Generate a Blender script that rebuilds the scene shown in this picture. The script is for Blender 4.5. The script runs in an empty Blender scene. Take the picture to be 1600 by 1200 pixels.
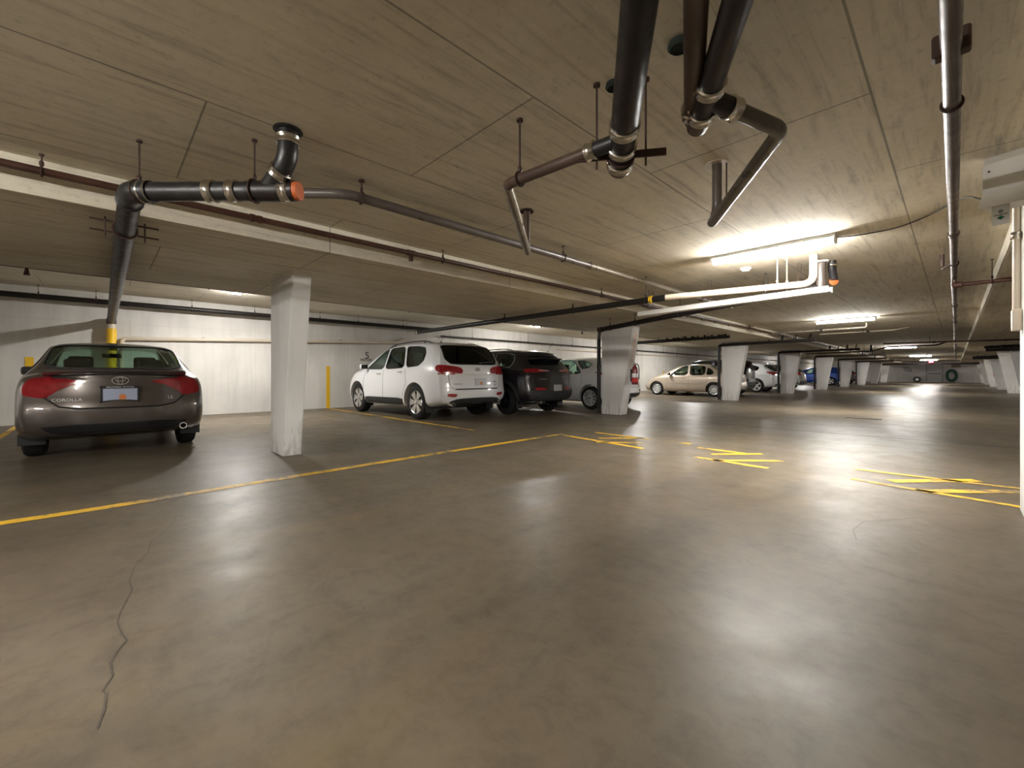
import bpy, bmesh, math, random
import numpy as np
from mathutils import Vector, Matrix
from mathutils.bvhtree import BVHTree
random.seed(7)
SC = bpy.context.scene
COL = SC.collection
PI = math.pi
# ---------------------------------------------------------------- camera facts
CAM_Z = 1.0                       # metres above the floor
CA, SA = 0.6934, 0.7206           # cos / sin of the camera's turn away from the aisle (+Y)
FOC, U0, V0 = 667.0, 800.0, 584.0
def ray(u, v):
    a = (u - U0) / FOC
    return Vector((CA * a - SA, SA * a + CA, (V0 - v) / FOC))
def at(u, v, z):                  # the world point at height z seen at (u, v)
    d = ray(u, v); k = (z - CAM_Z) / d.z
    return Vector((d.x * k, d.y * k, z))
def at_x(u, v, x):
    d = ray(u, v); k = x / d.x
    return Vector((x, d.y * k, CAM_Z + d.z * k))
def at_y(u, v, y):
    d = ray(u, v); k = y / d.y
    return Vector((d.x * k, y, CAM_Z + d.z * k))
def V3(*a): return Vector(a)
# ---------------------------------------------------------------- materials
def mat(name, color=(.5, .5, .5), rough=.5, metal=0., emit=None, es=1., coat=0., spec=.5):
    m = bpy.data.materials.new(name); m.use_nodes = True
    b = m.node_tree.nodes['Principled BSDF']
    b.inputs['Base Color'].default_value = (*color, 1)
    b.inputs['Roughness'].default_value = rough
    b.inputs['Metallic'].default_value = metal
    b.inputs['Specular IOR Level'].default_value = spec
    b.inputs['Coat Weight'].default_value = coat
    b.inputs['Coat Roughness'].default_value = .04
    if emit:
        b.inputs['Emission Color'].default_value = (*emit, 1)
        b.inputs['Emission Strength'].default_value = es
    return m
class NT:
    def __init__(s, m):
        s.t = m.node_tree; s.n = s.t.nodes; s.b = s.n['Principled BSDF']
    def add(s, typ, **kw):
        n = s.n.new(typ)
        for k, v in kw.items():
            if k in n.inputs: n.inputs[k].default_value = v
            else: setattr(n, k, v)
        return n
    def link(s, a, b): s.t.links.new(a, b)
    def coords(s, scale=(1, 1, 1)):
        tc = s.add('ShaderNodeTexCoord'); mp = s.add('ShaderNodeMapping')
        mp.inputs['Scale'].default_value = scale
        s.link(tc.outputs['Object'], mp.inputs['Vector'])
        return mp.outputs['Vector']
    def noise(s, vec, scale, detail=6, rough=.6, dist=0.):
        n = s.add('ShaderNodeTexNoise', Scale=scale, Detail=detail, Roughness=rough, Distortion=dist)
        s.link(vec, n.inputs['Vector']); return n.outputs['Fac']
    def ramp(s, fac, stops):
        r = s.add('ShaderNodeValToRGB'); e = r.color_ramp.elements
        while len(e) < len(stops): e.new(.5)
        for el, (p, c) in zip(e, stops):
            el.position = p; el.color = (*c, 1) if len(c) == 3 else c
        s.link(fac, r.inputs['Fac']); return r.outputs['Color']
    def mix(s, a, b, fac, mode='MIX'):
        n = s.add('ShaderNodeMix', data_type='RGBA', blend_type=mode)
        for x, i in ((fac, 0), (a, 6), (b, 7)):
            if hasattr(x, 'is_linked'): s.link(x, n.inputs[i])
            else: n.inputs[i].default_value = x if not isinstance(x, tuple) else (*x, 1)[:4]
        return n.outputs[2]
    def bump(s, h, strength=.2, dist=.01):
        b = s.add('ShaderNodeBump', Strength=strength, Distance=dist)
        s.link(h, b.inputs['Height']); s.link(b.outputs['Normal'], s.b.inputs['Normal'])
g = lambda v: (v, v, v)

def m_floor():
    m = mat('polished_concrete', rough=.35, spec=.11); t = NT(m)
    v = t.coords(); v2 = t.coords((1.6, .35, 1)); v3 = t.coords((.5, 3.0, 1))
    n1 = t.noise(v, .45, 7, .62, .6); n2 = t.noise(v2, 1.3, 6, .6, .4); n3 = t.noise(v, 9., 10, .75, .4)
    n4 = t.noise(v3, 1.1, 6, .6)
    c1 = t.ramp(n1, [(.28, (.098, .078, .055)), (.5, (.139, .113, .081)), (.72, (.176, .149, .112))])
    c2 = t.ramp(n2, [(.3, g(.74)), (.5, g(1.)), (.75, (1.15, 1.06, .88))])
    c = t.mix(c1, c2, .75, 'MULTIPLY')
    c = t.mix(c, t.ramp(n3, [(.3, g(.70)), (.52, g(1.03)), (.75, g(1.18))]), .75, 'MULTIPLY')
    st = t.ramp(n4, [(.55, g(0)), (.72, g(1))])
    c = t.mix(c, (.165, .130, .078), t.ramp(t.noise(v, .8, 5, .6, 1.), [(.56, g(0)), (.75, g(.7))]))
    c = t.mix(c, t.mix(c, g(.84), 1., 'MULTIPLY'), st)
    t.link(c, t.b.inputs['Base Color'])
    r = t.ramp(t.noise(v, 2.2, 6, .65, .5), [(.3, g(.33)), (.7, g(.47))])
    t.link(r, t.b.inputs['Roughness'])
    t.bump(t.noise(v, 38, 5, .6), .10, .004)
    return m
def m_ceiling():
    m = mat('board_formed_concrete', rough=.85, spec=.3); t = NT(m)
    v = t.coords(); vs = t.coords((8.0, .5, 8.0)); vx = t.coords((3.2, .8, 3.2))
    n1 = t.noise(v, .5, 6, .6, .5); n2 = t.noise(vs, 2.2, 8, .68, .3); n3 = t.noise(vx, 2.6, 6, .6, .8)
    n5 = t.noise(v, 22, 6, .7)
    c = t.ramp(n1, [(.3, (.62, .555, .435)), (.5, (.73, .67, .54)), (.7, (.79, .74, .62))])
    c = t.mix(c, t.ramp(n2, [(.30, g(.50)), (.47, g(.95)), (.75, g(1.08))]), .72, 'MULTIPLY')
    c = t.mix(c, t.ramp(n3, [(.57, g(1)), (.72, g(.5))]), .35, 'MULTIPLY')
    c = t.mix(c, t.ramp(n5, [(.30, g(.72)), (.42, g(.98)), (.7, g(1.06))]), .7, 'MULTIPLY')
    # plywood joints
    br = t.add('ShaderNodeTexBrick', Scale=1.0)
    br.offset = .5
    for k, x in (('Color1', g(1)), ('Color2', g(.93)), ('Mortar', g(.30))): br.inputs[k].default_value = (*x, 1)
    br.inputs['Mortar Size'].default_value = .008; br.inputs['Mortar Smooth'].default_value = .7
    br.inputs['Brick Width'].default_value = 2.44; br.inputs['Row Height'].default_value = 1.22
    tc = t.add('ShaderNodeTexCoord'); mp = t.add('ShaderNodeMapping')
    mp.inputs['Rotation'].default_value = (0, 0, PI / 2); mp.inputs['Location'].default_value = (.4, .3, 0)
    t.link(tc.outputs['Object'], mp.inputs['Vector']); t.link(mp.outputs['Vector'], br.inputs['Vector'])
    c = t.mix(c, br.outputs['Color'], .8, 'MULTIPLY')
    t.link(c, t.b.inputs['Base Color'])
    t.bump(t.mix(n2, n5, .4), .25, .006)
    return m
def m_wall(name, base, streak=.6, joints=False):
    m = mat(name, rough=.9, spec=.12); t = NT(m)
    v = t.coords(); vz = t.coords((2.0, 2.0, .25))
    c = t.ramp(t.noise(v, .8, 6, .6, .3), [(.3, tuple(x * .88 for x in base)), (.7, tuple(min(1, x * 1.05) for x in base))])
    c = t.mix(c, t.ramp(t.noise(vz, 2.2, 7, .65), [(.3, g(.80)), (.55, g(1.02))]), streak, 'MULTIPLY')
    c = t.mix(c, t.ramp(t.noise(v, 14, 4, .7), [(.22, g(.55)), (.32, g(1))]), .6, 'MULTIPLY')
    tc = t.add('ShaderNodeTexCoord'); sx = t.add('ShaderNodeSeparateXYZ'); cb = t.add('ShaderNodeCombineXYZ'); ad = t.add('ShaderNodeMath', operation='ADD')
    t.link(tc.outputs['Object'], sx.inputs[0]); t.link(sx.outputs[0], ad.inputs[0]); t.link(sx.outputs[1], ad.inputs[1]); t.link(ad.outputs[0], cb.inputs[0]); t.link(sx.outputs[2], cb.inputs[1])
    if joints:
        br = t.add('ShaderNodeTexBrick', Scale=1.0); br.offset = 0.
        for k, x in (('Color1', g(1)), ('Color2', g(.97)), ('Mortar', g(.60))): br.inputs[k].default_value = (*x, 1)
        br.inputs['Mortar Size'].default_value = .004; br.inputs['Mortar Smooth'].default_value = .7; br.inputs['Brick Width'].default_value = 2.44; br.inputs['Row Height'].default_value = 2.1
        t.link(cb.outputs[0], br.inputs['Vector']); c = t.mix(c, br.outputs['Color'], .7, 'MULTIPLY')
    t.link(c, t.b.inputs['Base Color']); t.bump(t.noise(v, 25, 6, .7), .15, .004)
    return m
def m_column():
    m = m_wall('white_painted_column_concrete', (.73, .715, .69), .45); t = NT(m)
    src = t.b.inputs['Base Color'].links[0].from_socket
    tc = t.add('ShaderNodeTexCoord'); sx = t.add('ShaderNodeSeparateXYZ'); t.link(tc.outputs['Object'], sx.inputs[0])
    # scuffs and tyre dirt near the foot
    mr = t.add('ShaderNodeMapRange'); mr.inputs['From Min'].default_value = 0; mr.inputs['From Max'].default_value = .9
    mr.inputs['To Min'].default_value = .62; mr.inputs['To Max'].default_value = .30
    t.link(sx.outputs['Z'], mr.inputs['Value'])
    vz = t.coords((9, 9, 1.0)); n = t.noise(vz, 1.6, 7, .7, .4)
    lt = t.add('ShaderNodeMath', operation='SUBTRACT'); t.link(mr.outputs[0], lt.inputs[0]); t.link(n, lt.inputs[1])
    f = t.ramp(lt.outputs[0], [(.05, g(0)), (.22, g(1))])
    c = t.mix(src, (.19, .165, .135), t.mix(f, g(.55), 1., 'MULTIPLY'))
    t.link(c, t.b.inputs['Base Color'])
    return m
def m_rust(name, a, b, rough=.5, metal=0., scale=7., spec=.5):
    m = mat(name, rough=rough, metal=metal, spec=spec); t = NT(m); v = t.coords()
    c = t.ramp(t.noise(v, scale, 7, .65, .6), [(.35, a), (.68, b)])
    t.link(c, t.b.inputs['Base Color'])
    t.link(t.ramp(t.noise(v, scale * 3, 4), [(.3, g(max(.05, rough - .1))), (.7, g(rough + .14))]), t.b.inputs['Roughness'])
    t.bump(t.noise(v, 60, 4), .08, .002)
    return m
def m_paint_line(name, c0):
    m = mat(name, rough=.55); t = NT(m); v = t.coords()
    n = t.noise(v, 9., 8, .75, .4); n2 = t.noise(v, 1.4, 4, .6)
    f = t.add('ShaderNodeMath', operation='ADD'); t.link(n, f.inputs[0]); t.link(n2, f.inputs[1])
    h = t.add('ShaderNodeMath', operation='MULTIPLY'); h.inputs[1].default_value = .5; t.link(f.outputs[0], h.inputs[0])
    c = t.mix(c0, (.15, .125, .095), t.ramp(h.outputs[0], [(.48, g(0)), (.58, g(.95))]))
    t.link(c, t.b.inputs['Base Color'])
    return m
def m_car(name, c, metal=.35, flake=True):
    m = mat(name, c, .32, metal, coat=1.0); t = NT(m); v = t.coords()
    n = t.noise(v, 900, 2, .5)
    t.link(t.mix(tuple(x * .9 for x in c), tuple(min(1, x * 1.12) for x in c), n), t.b.inputs['Base Color'])
    return m
def m_glass(name, tint, mixf=.9):
    m = bpy.data.materials.new(name); m.use_nodes = True; nt = m.node_tree; nt.nodes.clear()
    o = nt.nodes.new('ShaderNodeOutputMaterial'); mx = nt.nodes.new('ShaderNodeMixShader')
    tr = nt.nodes.new('ShaderNodeBsdfTransparent'); gl = nt.nodes.new('ShaderNodeBsdfGlossy')
    fr = nt.nodes.new('ShaderNodeFresnel'); ge = nt.nodes.new('ShaderNodeNewGeometry'); mr = nt.nodes.new('ShaderNodeMapRange')
    mr.inputs['To Min'].default_value = 1.5; mr.inputs['To Max'].default_value = 1 / 1.5; nt.links.new(ge.outputs['Backfacing'], mr.inputs['Value']); nt.links.new(mr.outputs[0], fr.inputs['IOR'])
    tr.inputs['Color'].default_value = (*tint, 1); gl.inputs['Roughness'].default_value = .02
    nt.links.new(fr.outputs[0], mx.inputs[0]); nt.links.new(tr.outputs[0], mx.inputs[1]); nt.links.new(gl.outputs[0], mx.inputs[2])
    nt.links.new(mx.outputs[0], o.inputs['Surface'])
    return m
def m_emit(name, c, s):
    m = bpy.data.materials.new(name); m.use_nodes = True; nt = m.node_tree; nt.nodes.clear()
    o = nt.nodes.new('ShaderNodeOutputMaterial'); e = nt.nodes.new('ShaderNodeEmission')
    e.inputs[0].default_value = (*c, 1); e.inputs[1].default_value = s
    nt.links.new(e.outputs[0], o.inputs['Surface']); return m
def m_lens(name, c):
    m = mat(name, c, .12, 0, coat=1.0); t = NT(m); v = t.coords()
    w = t.noise(v, 14, 3, .5)
    t.link(t.mix(tuple(x * .5 for x in c), tuple(min(1, x * 1.3 + .01) for x in c), w), t.b.inputs['Base Color'])
    return m
M = dict(
    floor=m_floor(), ceiling=m_ceiling(), wall=m_wall('white_painted_concrete_wall', (.64, .615, .575), joints=True), column=m_column(),
    joint=mat('dark_joint_filler', (.085, .070, .055), .8),
    yellow=m_paint_line('worn_yellow_floor_paint', (.80, .48, .025)),
    yellow_wall=mat('yellow_wall_paint', (.74, .44, .012), .55), yellow_pipe=mat('yellow_plastic_sleeve', (.78, .47, .008), .4),
    stencil=mat('black_stencil_paint', (.03, .028, .026), .7),
    black_pipe=m_rust('black_cast_iron', (.007, .0065, .007), (.020, .014, .012), .42, spec=.35),
    abs_pipe=m_rust('black_abs_plastic', (.010, .010, .011), (.019, .018, .019), .38),
    brown_pipe=m_rust('brown_painted_steel', (.055, .032, .023), (.095, .060, .044), .4, scale=4),
    red_pipe=m_rust('rust_red_sprinkler_steel', (.045, .017, .011), (.085, .036, .022), .38, scale=5),
    grey_pipe=m_rust('grey_brown_plastic_pipe', (.085, .070, .060), (.130, .108, .092), .34, scale=3),
    pale_pipe=m_rust('dull_galvanised_pipe', (.20, .165, .125), (.32, .28, .22), .33, .5, scale=4),
    beige_pipe=m_rust('beige_painted_pipe', (.56, .46, .35), (.66, .57, .45), .42, scale=3),
    pvc=mat('cream_plastic_pipe', (.58, .50, .40), .4), white_metal=m_rust('white_enamelled_metal', (.66, .64, .60), (.74, .72, .68), .38, scale=2),
    steel=mat('stainless_band', (.62, .58, .52), .22, 1.), rod=mat('rusty_threaded_rod', (.050, .024, .017), .6, .3),
    orange=mat('orange_cleanout_plug', (.55, .13, .035), .5), copper=mat('coppery_clamp', (.62, .42, .29), .4, .2),
    black=mat('matte_black_plastic', (.012, .012, .013), .5), rubber=m_rust('tyre_rubber', (.010, .010, .010), (.020, .019, .018), .75, scale=20, spec=.3),
    interior=mat('dark_car_interior', (.010, .010, .011), .85), seat=mat('dark_seat_cloth', (.020, .019, .019), .9),
    alloy=mat('silver_alloy', (.62, .61, .60), .25, .9), dark_alloy=mat('dark_alloy', (.05, .05, .052), .3, .8),
    pale_alloy=mat('pale_alloy', (.70, .70, .70), .3, .5),
    chrome=mat('chrome', (.80, .79, .78), .08, 1.), gap=mat('dark_panel_gap', (.006, .006, .006), .7),
    disc=mat('brake_disc_steel', (.08, .075, .07), .45, .8),
    glass=m_glass('green_tinted_car_glass', (.72, .82, .77)), dark_glass=m_glass('privacy_glass', (.16, .17, .17)),
    mid_glass=m_glass('smoked_car_glass', (.40, .45, .43)),
    red_lens=m_lens('red_lamp_lens', (.34, .008, .016)), clear_lens=m_lens('pale_pink_lamp_lens', (.62, .30, .30)),
    plate=mat('pale_blue_licence_plate', (.40, .45, .60), .45), plate_white=mat('white_licence_plate', (.62, .62, .64), .45),
    plate_orange=mat('orange_plate_blot', (.66, .22, .06), .5), plate_print=mat('white_lettering', (.75, .75, .75), .5),
    cladding=m_rust('charcoal_cladding', (.020, .020, .022), (.034, .034, .037), .55),
    tube=m_emit('fluorescent_tube_glow', (1., .97, .92), 105.), led=m_emit('cool_led_glow', (1., .975, .935), 1080.),
    exit=m_emit('red_exit_glow', (1., .05, .08), 3.0),
    exting=mat('dark_red_extinguisher', (.16, .012, .012), .35, coat=.4), label_red=mat('bright_red_label', (.60, .02, .02), .5),
    sign_red=mat('orange_red_sign_print', (.52, .17, .09), .6), sign_white=mat('off_white_sign', (.66, .61, .53), .6),
    paper=mat('white_card', (.72, .72, .69), .7), green=mat('green_card_print', (.02, .16, .10), .6), grey_print=mat('grey_card_print', (.25, .26, .27), .6),
    hose=m_rust('dark_green_hose', (.020, .055, .045), (.04, .10, .085), .5), door=mat('pale_grey_door_paint', (.42, .40, .38), .5),
    brown_sign=mat('brown_board', (.24, .16, .09), .6), sleeve=m_rust('dark_green_pipe_sleeve', (.004, .006, .005), (.012, .028, .018), .8),
    grate=mat('dark_iron_grate', (.04, .034, .028), .6, .5),
    taupe=m_car('taupe_car_paint', (.118, .100, .090), .55), white=m_car('white_car_paint', (.79, .80, .81), 0.), charcoal=m_car('charcoal_car_paint', (.013, .013, .017), .3),
    champagne=m_car('champagne_car_paint', (.43, .36, .285), .45), navy=m_car('dark_navy_car_paint', (.010, .012, .024), .3), silver=m_car('silver_car_paint', (.40, .40, .38), .6),
    blue=m_car('bright_blue_car_paint', (.010, .075, .46), .25), dark=m_car('black_car_paint', (.012, .012, .013), .2),
)
# ---------------------------------------------------------------- mesh helpers
def frame(d):
    d = Vector(d).normalized(); a = Vector((0, 0, 1)) if abs(d.z) < .9 else Vector((1, 0, 0))
    x = d.cross(a).normalized(); return x, d.cross(x).normalized(), d
class MB:
    def __init__(s): s.v = []; s.f = []
    def add(s, vs, fs):
        o = len(s.v); s.v += [tuple(v) for v in vs]; s.f += [tuple(i + o for i in f) for f in fs]; return s
    def box(s, c, size, rz=0., bev=0.):
        hx, hy, hz = (k / 2 for k in size); c = Vector(c); co, si = math.cos(rz), math.sin(rz)
        if not bev:
            vs = [(x, y, z) for x in (-hx, hx) for y in (-hy, hy) for z in (-hz, hz)]
            fs = [(0, 1, 3, 2), (4, 6, 7, 5), (0, 4, 5, 1), (2, 3, 7, 6), (0, 2, 6, 4), (1, 5, 7, 3)]
        else:
            bm = bmesh.new(); bmesh.ops.create_cube(bm, size=1)
            for v in bm.verts: v.co = Vector((v.co.x * size[0], v.co.y * size[1], v.co.z * size[2]))
            bmesh.ops.bevel(bm, geom=bm.edges[:], offset=bev, segments=2, affect='EDGES', profile=.5)
            bm.verts.index_update(); vs = [v.co.copy() for v in bm.verts]; fs = [[v.index for v in f.verts] for f in bm.faces]; bm.free()
        return s.add([(c.x + v[0] * co - v[1] * si, c.y + v[0] * si + v[1] * co, c.z + v[2]) for v in vs], fs)
    def bar(s, p0, p1, w, h, up=(0, 0, 1)):
        p0, p1 = Vector(p0), Vector(p1); d = (p1 - p0).normalized(); x = d.cross(Vector(up)).normalized(); y = x.cross(d)
        vs = [p + x * a * w / 2 + y * b * h / 2 for p in (p0, p1) for a, b in ((-1, -1), (1, -1), (1, 1), (-1, 1))]
        return s.add(vs, [(3, 2, 1, 0), (4, 5, 6, 7), (0, 1, 5, 4), (1, 2, 6, 5), (2, 3, 7, 6), (3, 0, 4, 7)])
    def lathe(s, prof, p, d, n=20, caps=True):      # prof: (radius, distance along d)
        x, y, d = frame(d); p = Vector(p); vs = []; fs = []
        for r, h in prof:
            for i in range(n):
                a = 2 * PI * i / n; vs.append(p + d * h + (x * math.cos(a) + y * math.sin(a)) * r)
        for k in range(len(prof) - 1):
            for i in range(n):
                j = (i + 1) % n; fs.append((k * n + i, k * n + j, (k + 1) * n + j, (k + 1) * n + i))
        if caps: fs.append(tuple(range(n))[::-1]); fs.append(tuple((len(prof) - 1) * n + i for i in range(n)))
        return s.add(vs, fs)
    def cyl(s, p0, p1, r, n=16, r1=None):
        p0, p1 = Vector(p0), Vector(p1); return s.lathe([(r, 0), (r if r1 is None else r1, (p1 - p0).length)], p0, p1 - p0, n)
    def tube(s, pts, r, n=14, fillet=0., closed=False, steps=6):
        P = [Vector(p) for p in pts]
        if fillet and not closed:
            Q = [P[0]]
            for i in range(1, len(P) - 1):
                a, b, c = P[i - 1], P[i], P[i + 1]; e0, e1 = (a - b), (c - b)
                f = min(fillet, e0.length * .45, e1.length * .45); q0, q1 = b + e0.normalized() * f, b + e1.normalized() * f
                for k in range(steps + 1):
                    t = k / steps; Q.append(q0 * (1 - t) ** 2 + b * 2 * t * (1 - t) + q1 * t * t)
            Q.append(P[-1]); P = Q
        N = len(P); vs = []; fs = []; x = None
        for i in range(N):
            if closed: d = P[(i + 1) % N] - P[i - 1]
            else: d = P[min(i + 1, N - 1)] - P[max(i - 1, 0)]
            d.normalize()
            if x is None: x, y, d = frame(d)
            else: x = (x - d * x.dot(d)).normalized(); y = d.cross(x)
            for k in range(n):
                a = 2 * PI * k / n; vs.append(P[i] + (x * math.cos(a) + y * math.sin(a)) * r)
        for i in range(N if closed else N - 1):
            j = (i + 1) % N
            for k in range(n):
                l = (k + 1) % n; fs.append((i * n + k, i * n + l, j * n + l, j * n + k))
        if not closed: fs.append(tuple(range(n))[::-1]); fs.append(tuple((N - 1) * n + k for k in range(n)))
        return s.add(vs, fs)
    def prism(s, poly, d):                           # poly: 3D points, extruded by vector d
        d = Vector(d); n = len(poly); vs = [Vector(p) for p in poly] + [Vector(p) + d for p in poly]
        return s.add(vs, [tuple(range(n))[::-1], tuple(range(n, 2 * n))] + [(i, (i + 1) % n, (i + 1) % n + n, i + n) for i in range(n)])
    def band(s, p, d, r, w):                         # worm-drive coupling: sleeve with two ridges
        h = w / 2; e = .006
        return s.lathe([(r, -h), (r + .004, -h), (r + e + .003, -h * .8), (r + e, -h * .45), (r + .003, -h * .2), (r + .003, h * .2), (r + e, h * .45), (r + e + .003, h * .8), (r + .004, h), (r, h)], p, d, 24)
    def mesh(s, name):
        me = bpy.data.meshes.new(name); me.from_pydata(s.v, [], s.f); me.update()
        bm = bmesh.new(); bm.from_mesh(me); bmesh.ops.recalc_face_normals(bm, faces=bm.faces[:]); bm.to_mesh(me); bm.free()
        return me
    def build(s, name, m, parent=None, smooth=True, loc=None):
        return link(name, s.mesh(name), m, parent, smooth, loc)
def link(name, me, m=None, parent=None, smooth=True, loc=None, ang=38):
    if m is not None and not me.materials: me.materials.append(M[m] if isinstance(m, str) else m)
    if smooth and len(me.polygons):
        me.polygons.foreach_set('use_smooth', [True] * len(me.polygons)); me.set_sharp_from_angle(angle=math.radians(ang))
    o = bpy.data.objects.new(name, me); COL.objects.link(o)
    if parent: o.parent = parent
    if loc: o.location = loc
    return o
def thing(name, label, cat, loc=(0, 0, 0), rz=0., group=None, scale=1.):
    o = bpy.data.objects.new(name, None); COL.objects.link(o); o.location = loc; o.rotation_euler = (0, 0, rz); o.scale = (scale,) * 3
    o.empty_display_size = .1; return tag(o, label, cat, group)
def tag(o, label, cat, group=None):
    o['label'] = label; o['category'] = cat; o['kind'] = 'thing'
    if group: o['group'] = group
    return o
def struct(o): o['kind'] = 'structure'; return o
def text_mb(body, size, origin, U, V, depth=.003, font_scale_x=1., align='CENTER'):
    cu = bpy.data.curves.new('lettering', 'FONT'); cu.body = body; cu.size = size; cu.align_x = align; cu.align_y = 'CENTER'; cu.extrude = depth / 2; cu.resolution_u = 3
    ob = bpy.data.objects.new('lettering', cu); COL.objects.link(ob)
    dg = bpy.context.evaluated_depsgraph_get(); me = bpy.data.meshes.new_from_object(ob.evaluated_get(dg))
    U = Vector(U).normalized(); V = Vector(V).normalized(); W = U.cross(V); mb = MB(); o = Vector(origin)
    mb.add([o + U * v.co.x * font_scale_x + V * v.co.y + W * v.co.z for v in me.vertices], [tuple(p.vertices) for p in me.polygons])
    bpy.data.objects.remove(ob); bpy.data.curves.remove(cu); bpy.data.meshes.remove(me)
    return mb
# ================================================================ THE SETTING
X_WALL, X_RIGHT, Y_BACK, Y_FAR = -12.65, 12.0, -14.0, 71.0
Z_HI, Z_LO, Z_BAY = 2.4375, 2.193, 2.73
X_DROP, X_DROP2, X_RDROP, X_RDROP2 = -4.265, -7.25, .365, 3.45
mb = MB().add([(X_WALL - .3, Y_BACK - .3, 0), (X_RIGHT + .3, Y_BACK - .3, 0), (X_RIGHT + .3, Y_FAR + .3, 0), (X_WALL - .3, Y_FAR + .3, 0)], [(0, 1, 2, 3)])
mb.add([(x, y, -.25) for x, y in ((X_WALL - .3, Y_BACK - .3), (X_RIGHT + .3, Y_BACK - .3), (X_RIGHT + .3, Y_FAR + .3), (X_WALL - .3, Y_FAR + .3))], [(3, 2, 1, 0)])
floor = struct(link('floor', mb.mesh('floor'), 'floor', smooth=False))
prof = [(X_WALL - .3, Z_BAY), (X_DROP2, Z_BAY), (X_DROP2, Z_LO), (X_DROP, Z_LO), (X_DROP, Z_HI), (X_RDROP, Z_HI), (X_RDROP, Z_LO), (X_RDROP2, Z_LO), (X_RDROP2, Z_BAY), (X_RIGHT + .3, Z_BAY), (X_RIGHT + .3, 3.1), (X_WALL - .3, 3.1)]
ceiling = struct(MB().prism([(x, Y_BACK - .3, z) for x, z in prof], (0, Y_FAR - Y_BACK + .6, 0)).build('ceiling', 'ceiling', smooth=False))
def wall(name, x0, x1, y0, y1):
    return struct(MB().box(((x0 + x1) / 2, (y0 + y1) / 2, Z_BAY / 2), (x1 - x0, y1 - y0, Z_BAY)).build(name, 'wall', smooth=False))
wall_left = wall('wall_left', X_WALL - .3, X_WALL, Y_BACK - .3, Y_FAR + .3)
wall_right = wall('wall_right', X_RIGHT, X_RIGHT + .3, Y_BACK - .3, Y_FAR + .3)
wall_far = wall('wall_far', X_WALL, X_RIGHT, Y_FAR, Y_FAR + .3)
wall_back = wall('wall_back', X_WALL, X_RIGHT, Y_BACK - .3, Y_BACK)
# ---- paint on the floor (children of the floor)
def floor_strip(name, pts, w, m, z=.0025, lab=None):
    """a painted stripe along a polyline on the floor, w wide"""
    P = [Vector((p[0], p[1], z)) for p in pts]; vs = []; ws = w if isinstance(w, (list, tuple)) else [w] * len(P)
    for i, p in enumerate(P):
        d = (P[min(i + 1, len(P) - 1)] - P[max(i - 1, 0)]).normalized(); nrm = Vector((-d.y, d.x, 0))
        vs += [p + nrm * ws[i] / 2, p - nrm * ws[i] / 2]
    o = MB().add(vs, [(2 * i, 2 * i + 1, 2 * i + 3, 2 * i + 2) for i in range(len(P) - 1)]).build(name, m, floor, smooth=False)
    if lab: o['label'] = lab
    return o
F = lambda u, v: at(u, v, 0)
floor_strip('parking_line', [F(-60, 827), F(160, 794), F(420, 751), F(700, 706), F(880, 678)], .11, 'yellow', lab='long yellow line along the front of the stalls')
floor_strip('parking_line', [(X_WALL + .01, 4.73), (-8.0, 4.73), (-5.9, 4.75)], .09, 'yellow', lab='yellow line beside the white SUV')
for y in (-1.15, 22.1, 25.3): floor_strip('parking_line', [(X_WALL + .01, y), (-7.2, y)], .09, 'yellow', lab='yellow line between stalls')
hz = [((880, 680), (1005, 701)), ((930, 676), (1080, 694)), ((936, 685), (1005, 684.5)), ((932, 691), (1008, 692)),
      ((1090, 699.5), (1165, 709)), ((1112, 710), (1190, 709.5)), ((1085, 714), (1200, 732)), ((1115, 719.5), (1222, 720.5)),
      ((1335, 733), (1600, 764.5)), ((1392, 752), (1527, 751)), ((1330, 748.5), (1600, 793.5)), ((1436, 767.5), (1600, 768.5))]
for k, (a, b) in enumerate(hz):
    floor_strip('hatch_stripe', [F(*a), F(*b)], .085 if k < 8 else (.07 if k % 2 == 0 else .11), 'yellow', z=.003)
floor_strip('floor_joint', [F(1005, 651.5), F(1200, 669), F(1600, 701)], .05, 'joint', z=.002)
crk = [(151, 1140), (163, 1108), (167, 1085), (160, 1080), (176, 1056), (172, 1036), (186, 1014), (198, 1001), (190, 990), (183, 972), (188, 957), (198, 938), (207, 922), (202, 908), (210, 886), (232, 862), (236, 846), (252, 836), (268, 820), (276, 806)]
floor_strip('floor_crack', [F(*p) for p in crk], [.006, .007, .005, .005, .006, .006, .005, .006, .006, .004, .004, .004, .004, .003, .003, .003, .003, .002, .002, .002], 'joint', z=.0015)
crk = [(1375, 856), (1360, 848), (1338, 843), (1333, 828), (1350, 815), (1400, 812), (1450, 808)]
floor_strip('floor_crack', [F(*p) for p in crk], .004, 'joint', z=.0015)
dp = F(1349, 654); o = thing('floor_drain', 'narrow dark iron drain grate set in the aisle floor', 'drain', (dp.x, dp.y, 0))
MB().box((0, 0, .004), (.62, .16, .008)).build('drain_frame', 'grate', o, smooth=False)
mb = MB()
for k in range(9): mb.box((-.24 + k * .06, 0, .0065), (.028, .12, .009))
mb.build('grille', 'grate', o, smooth=False)
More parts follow.
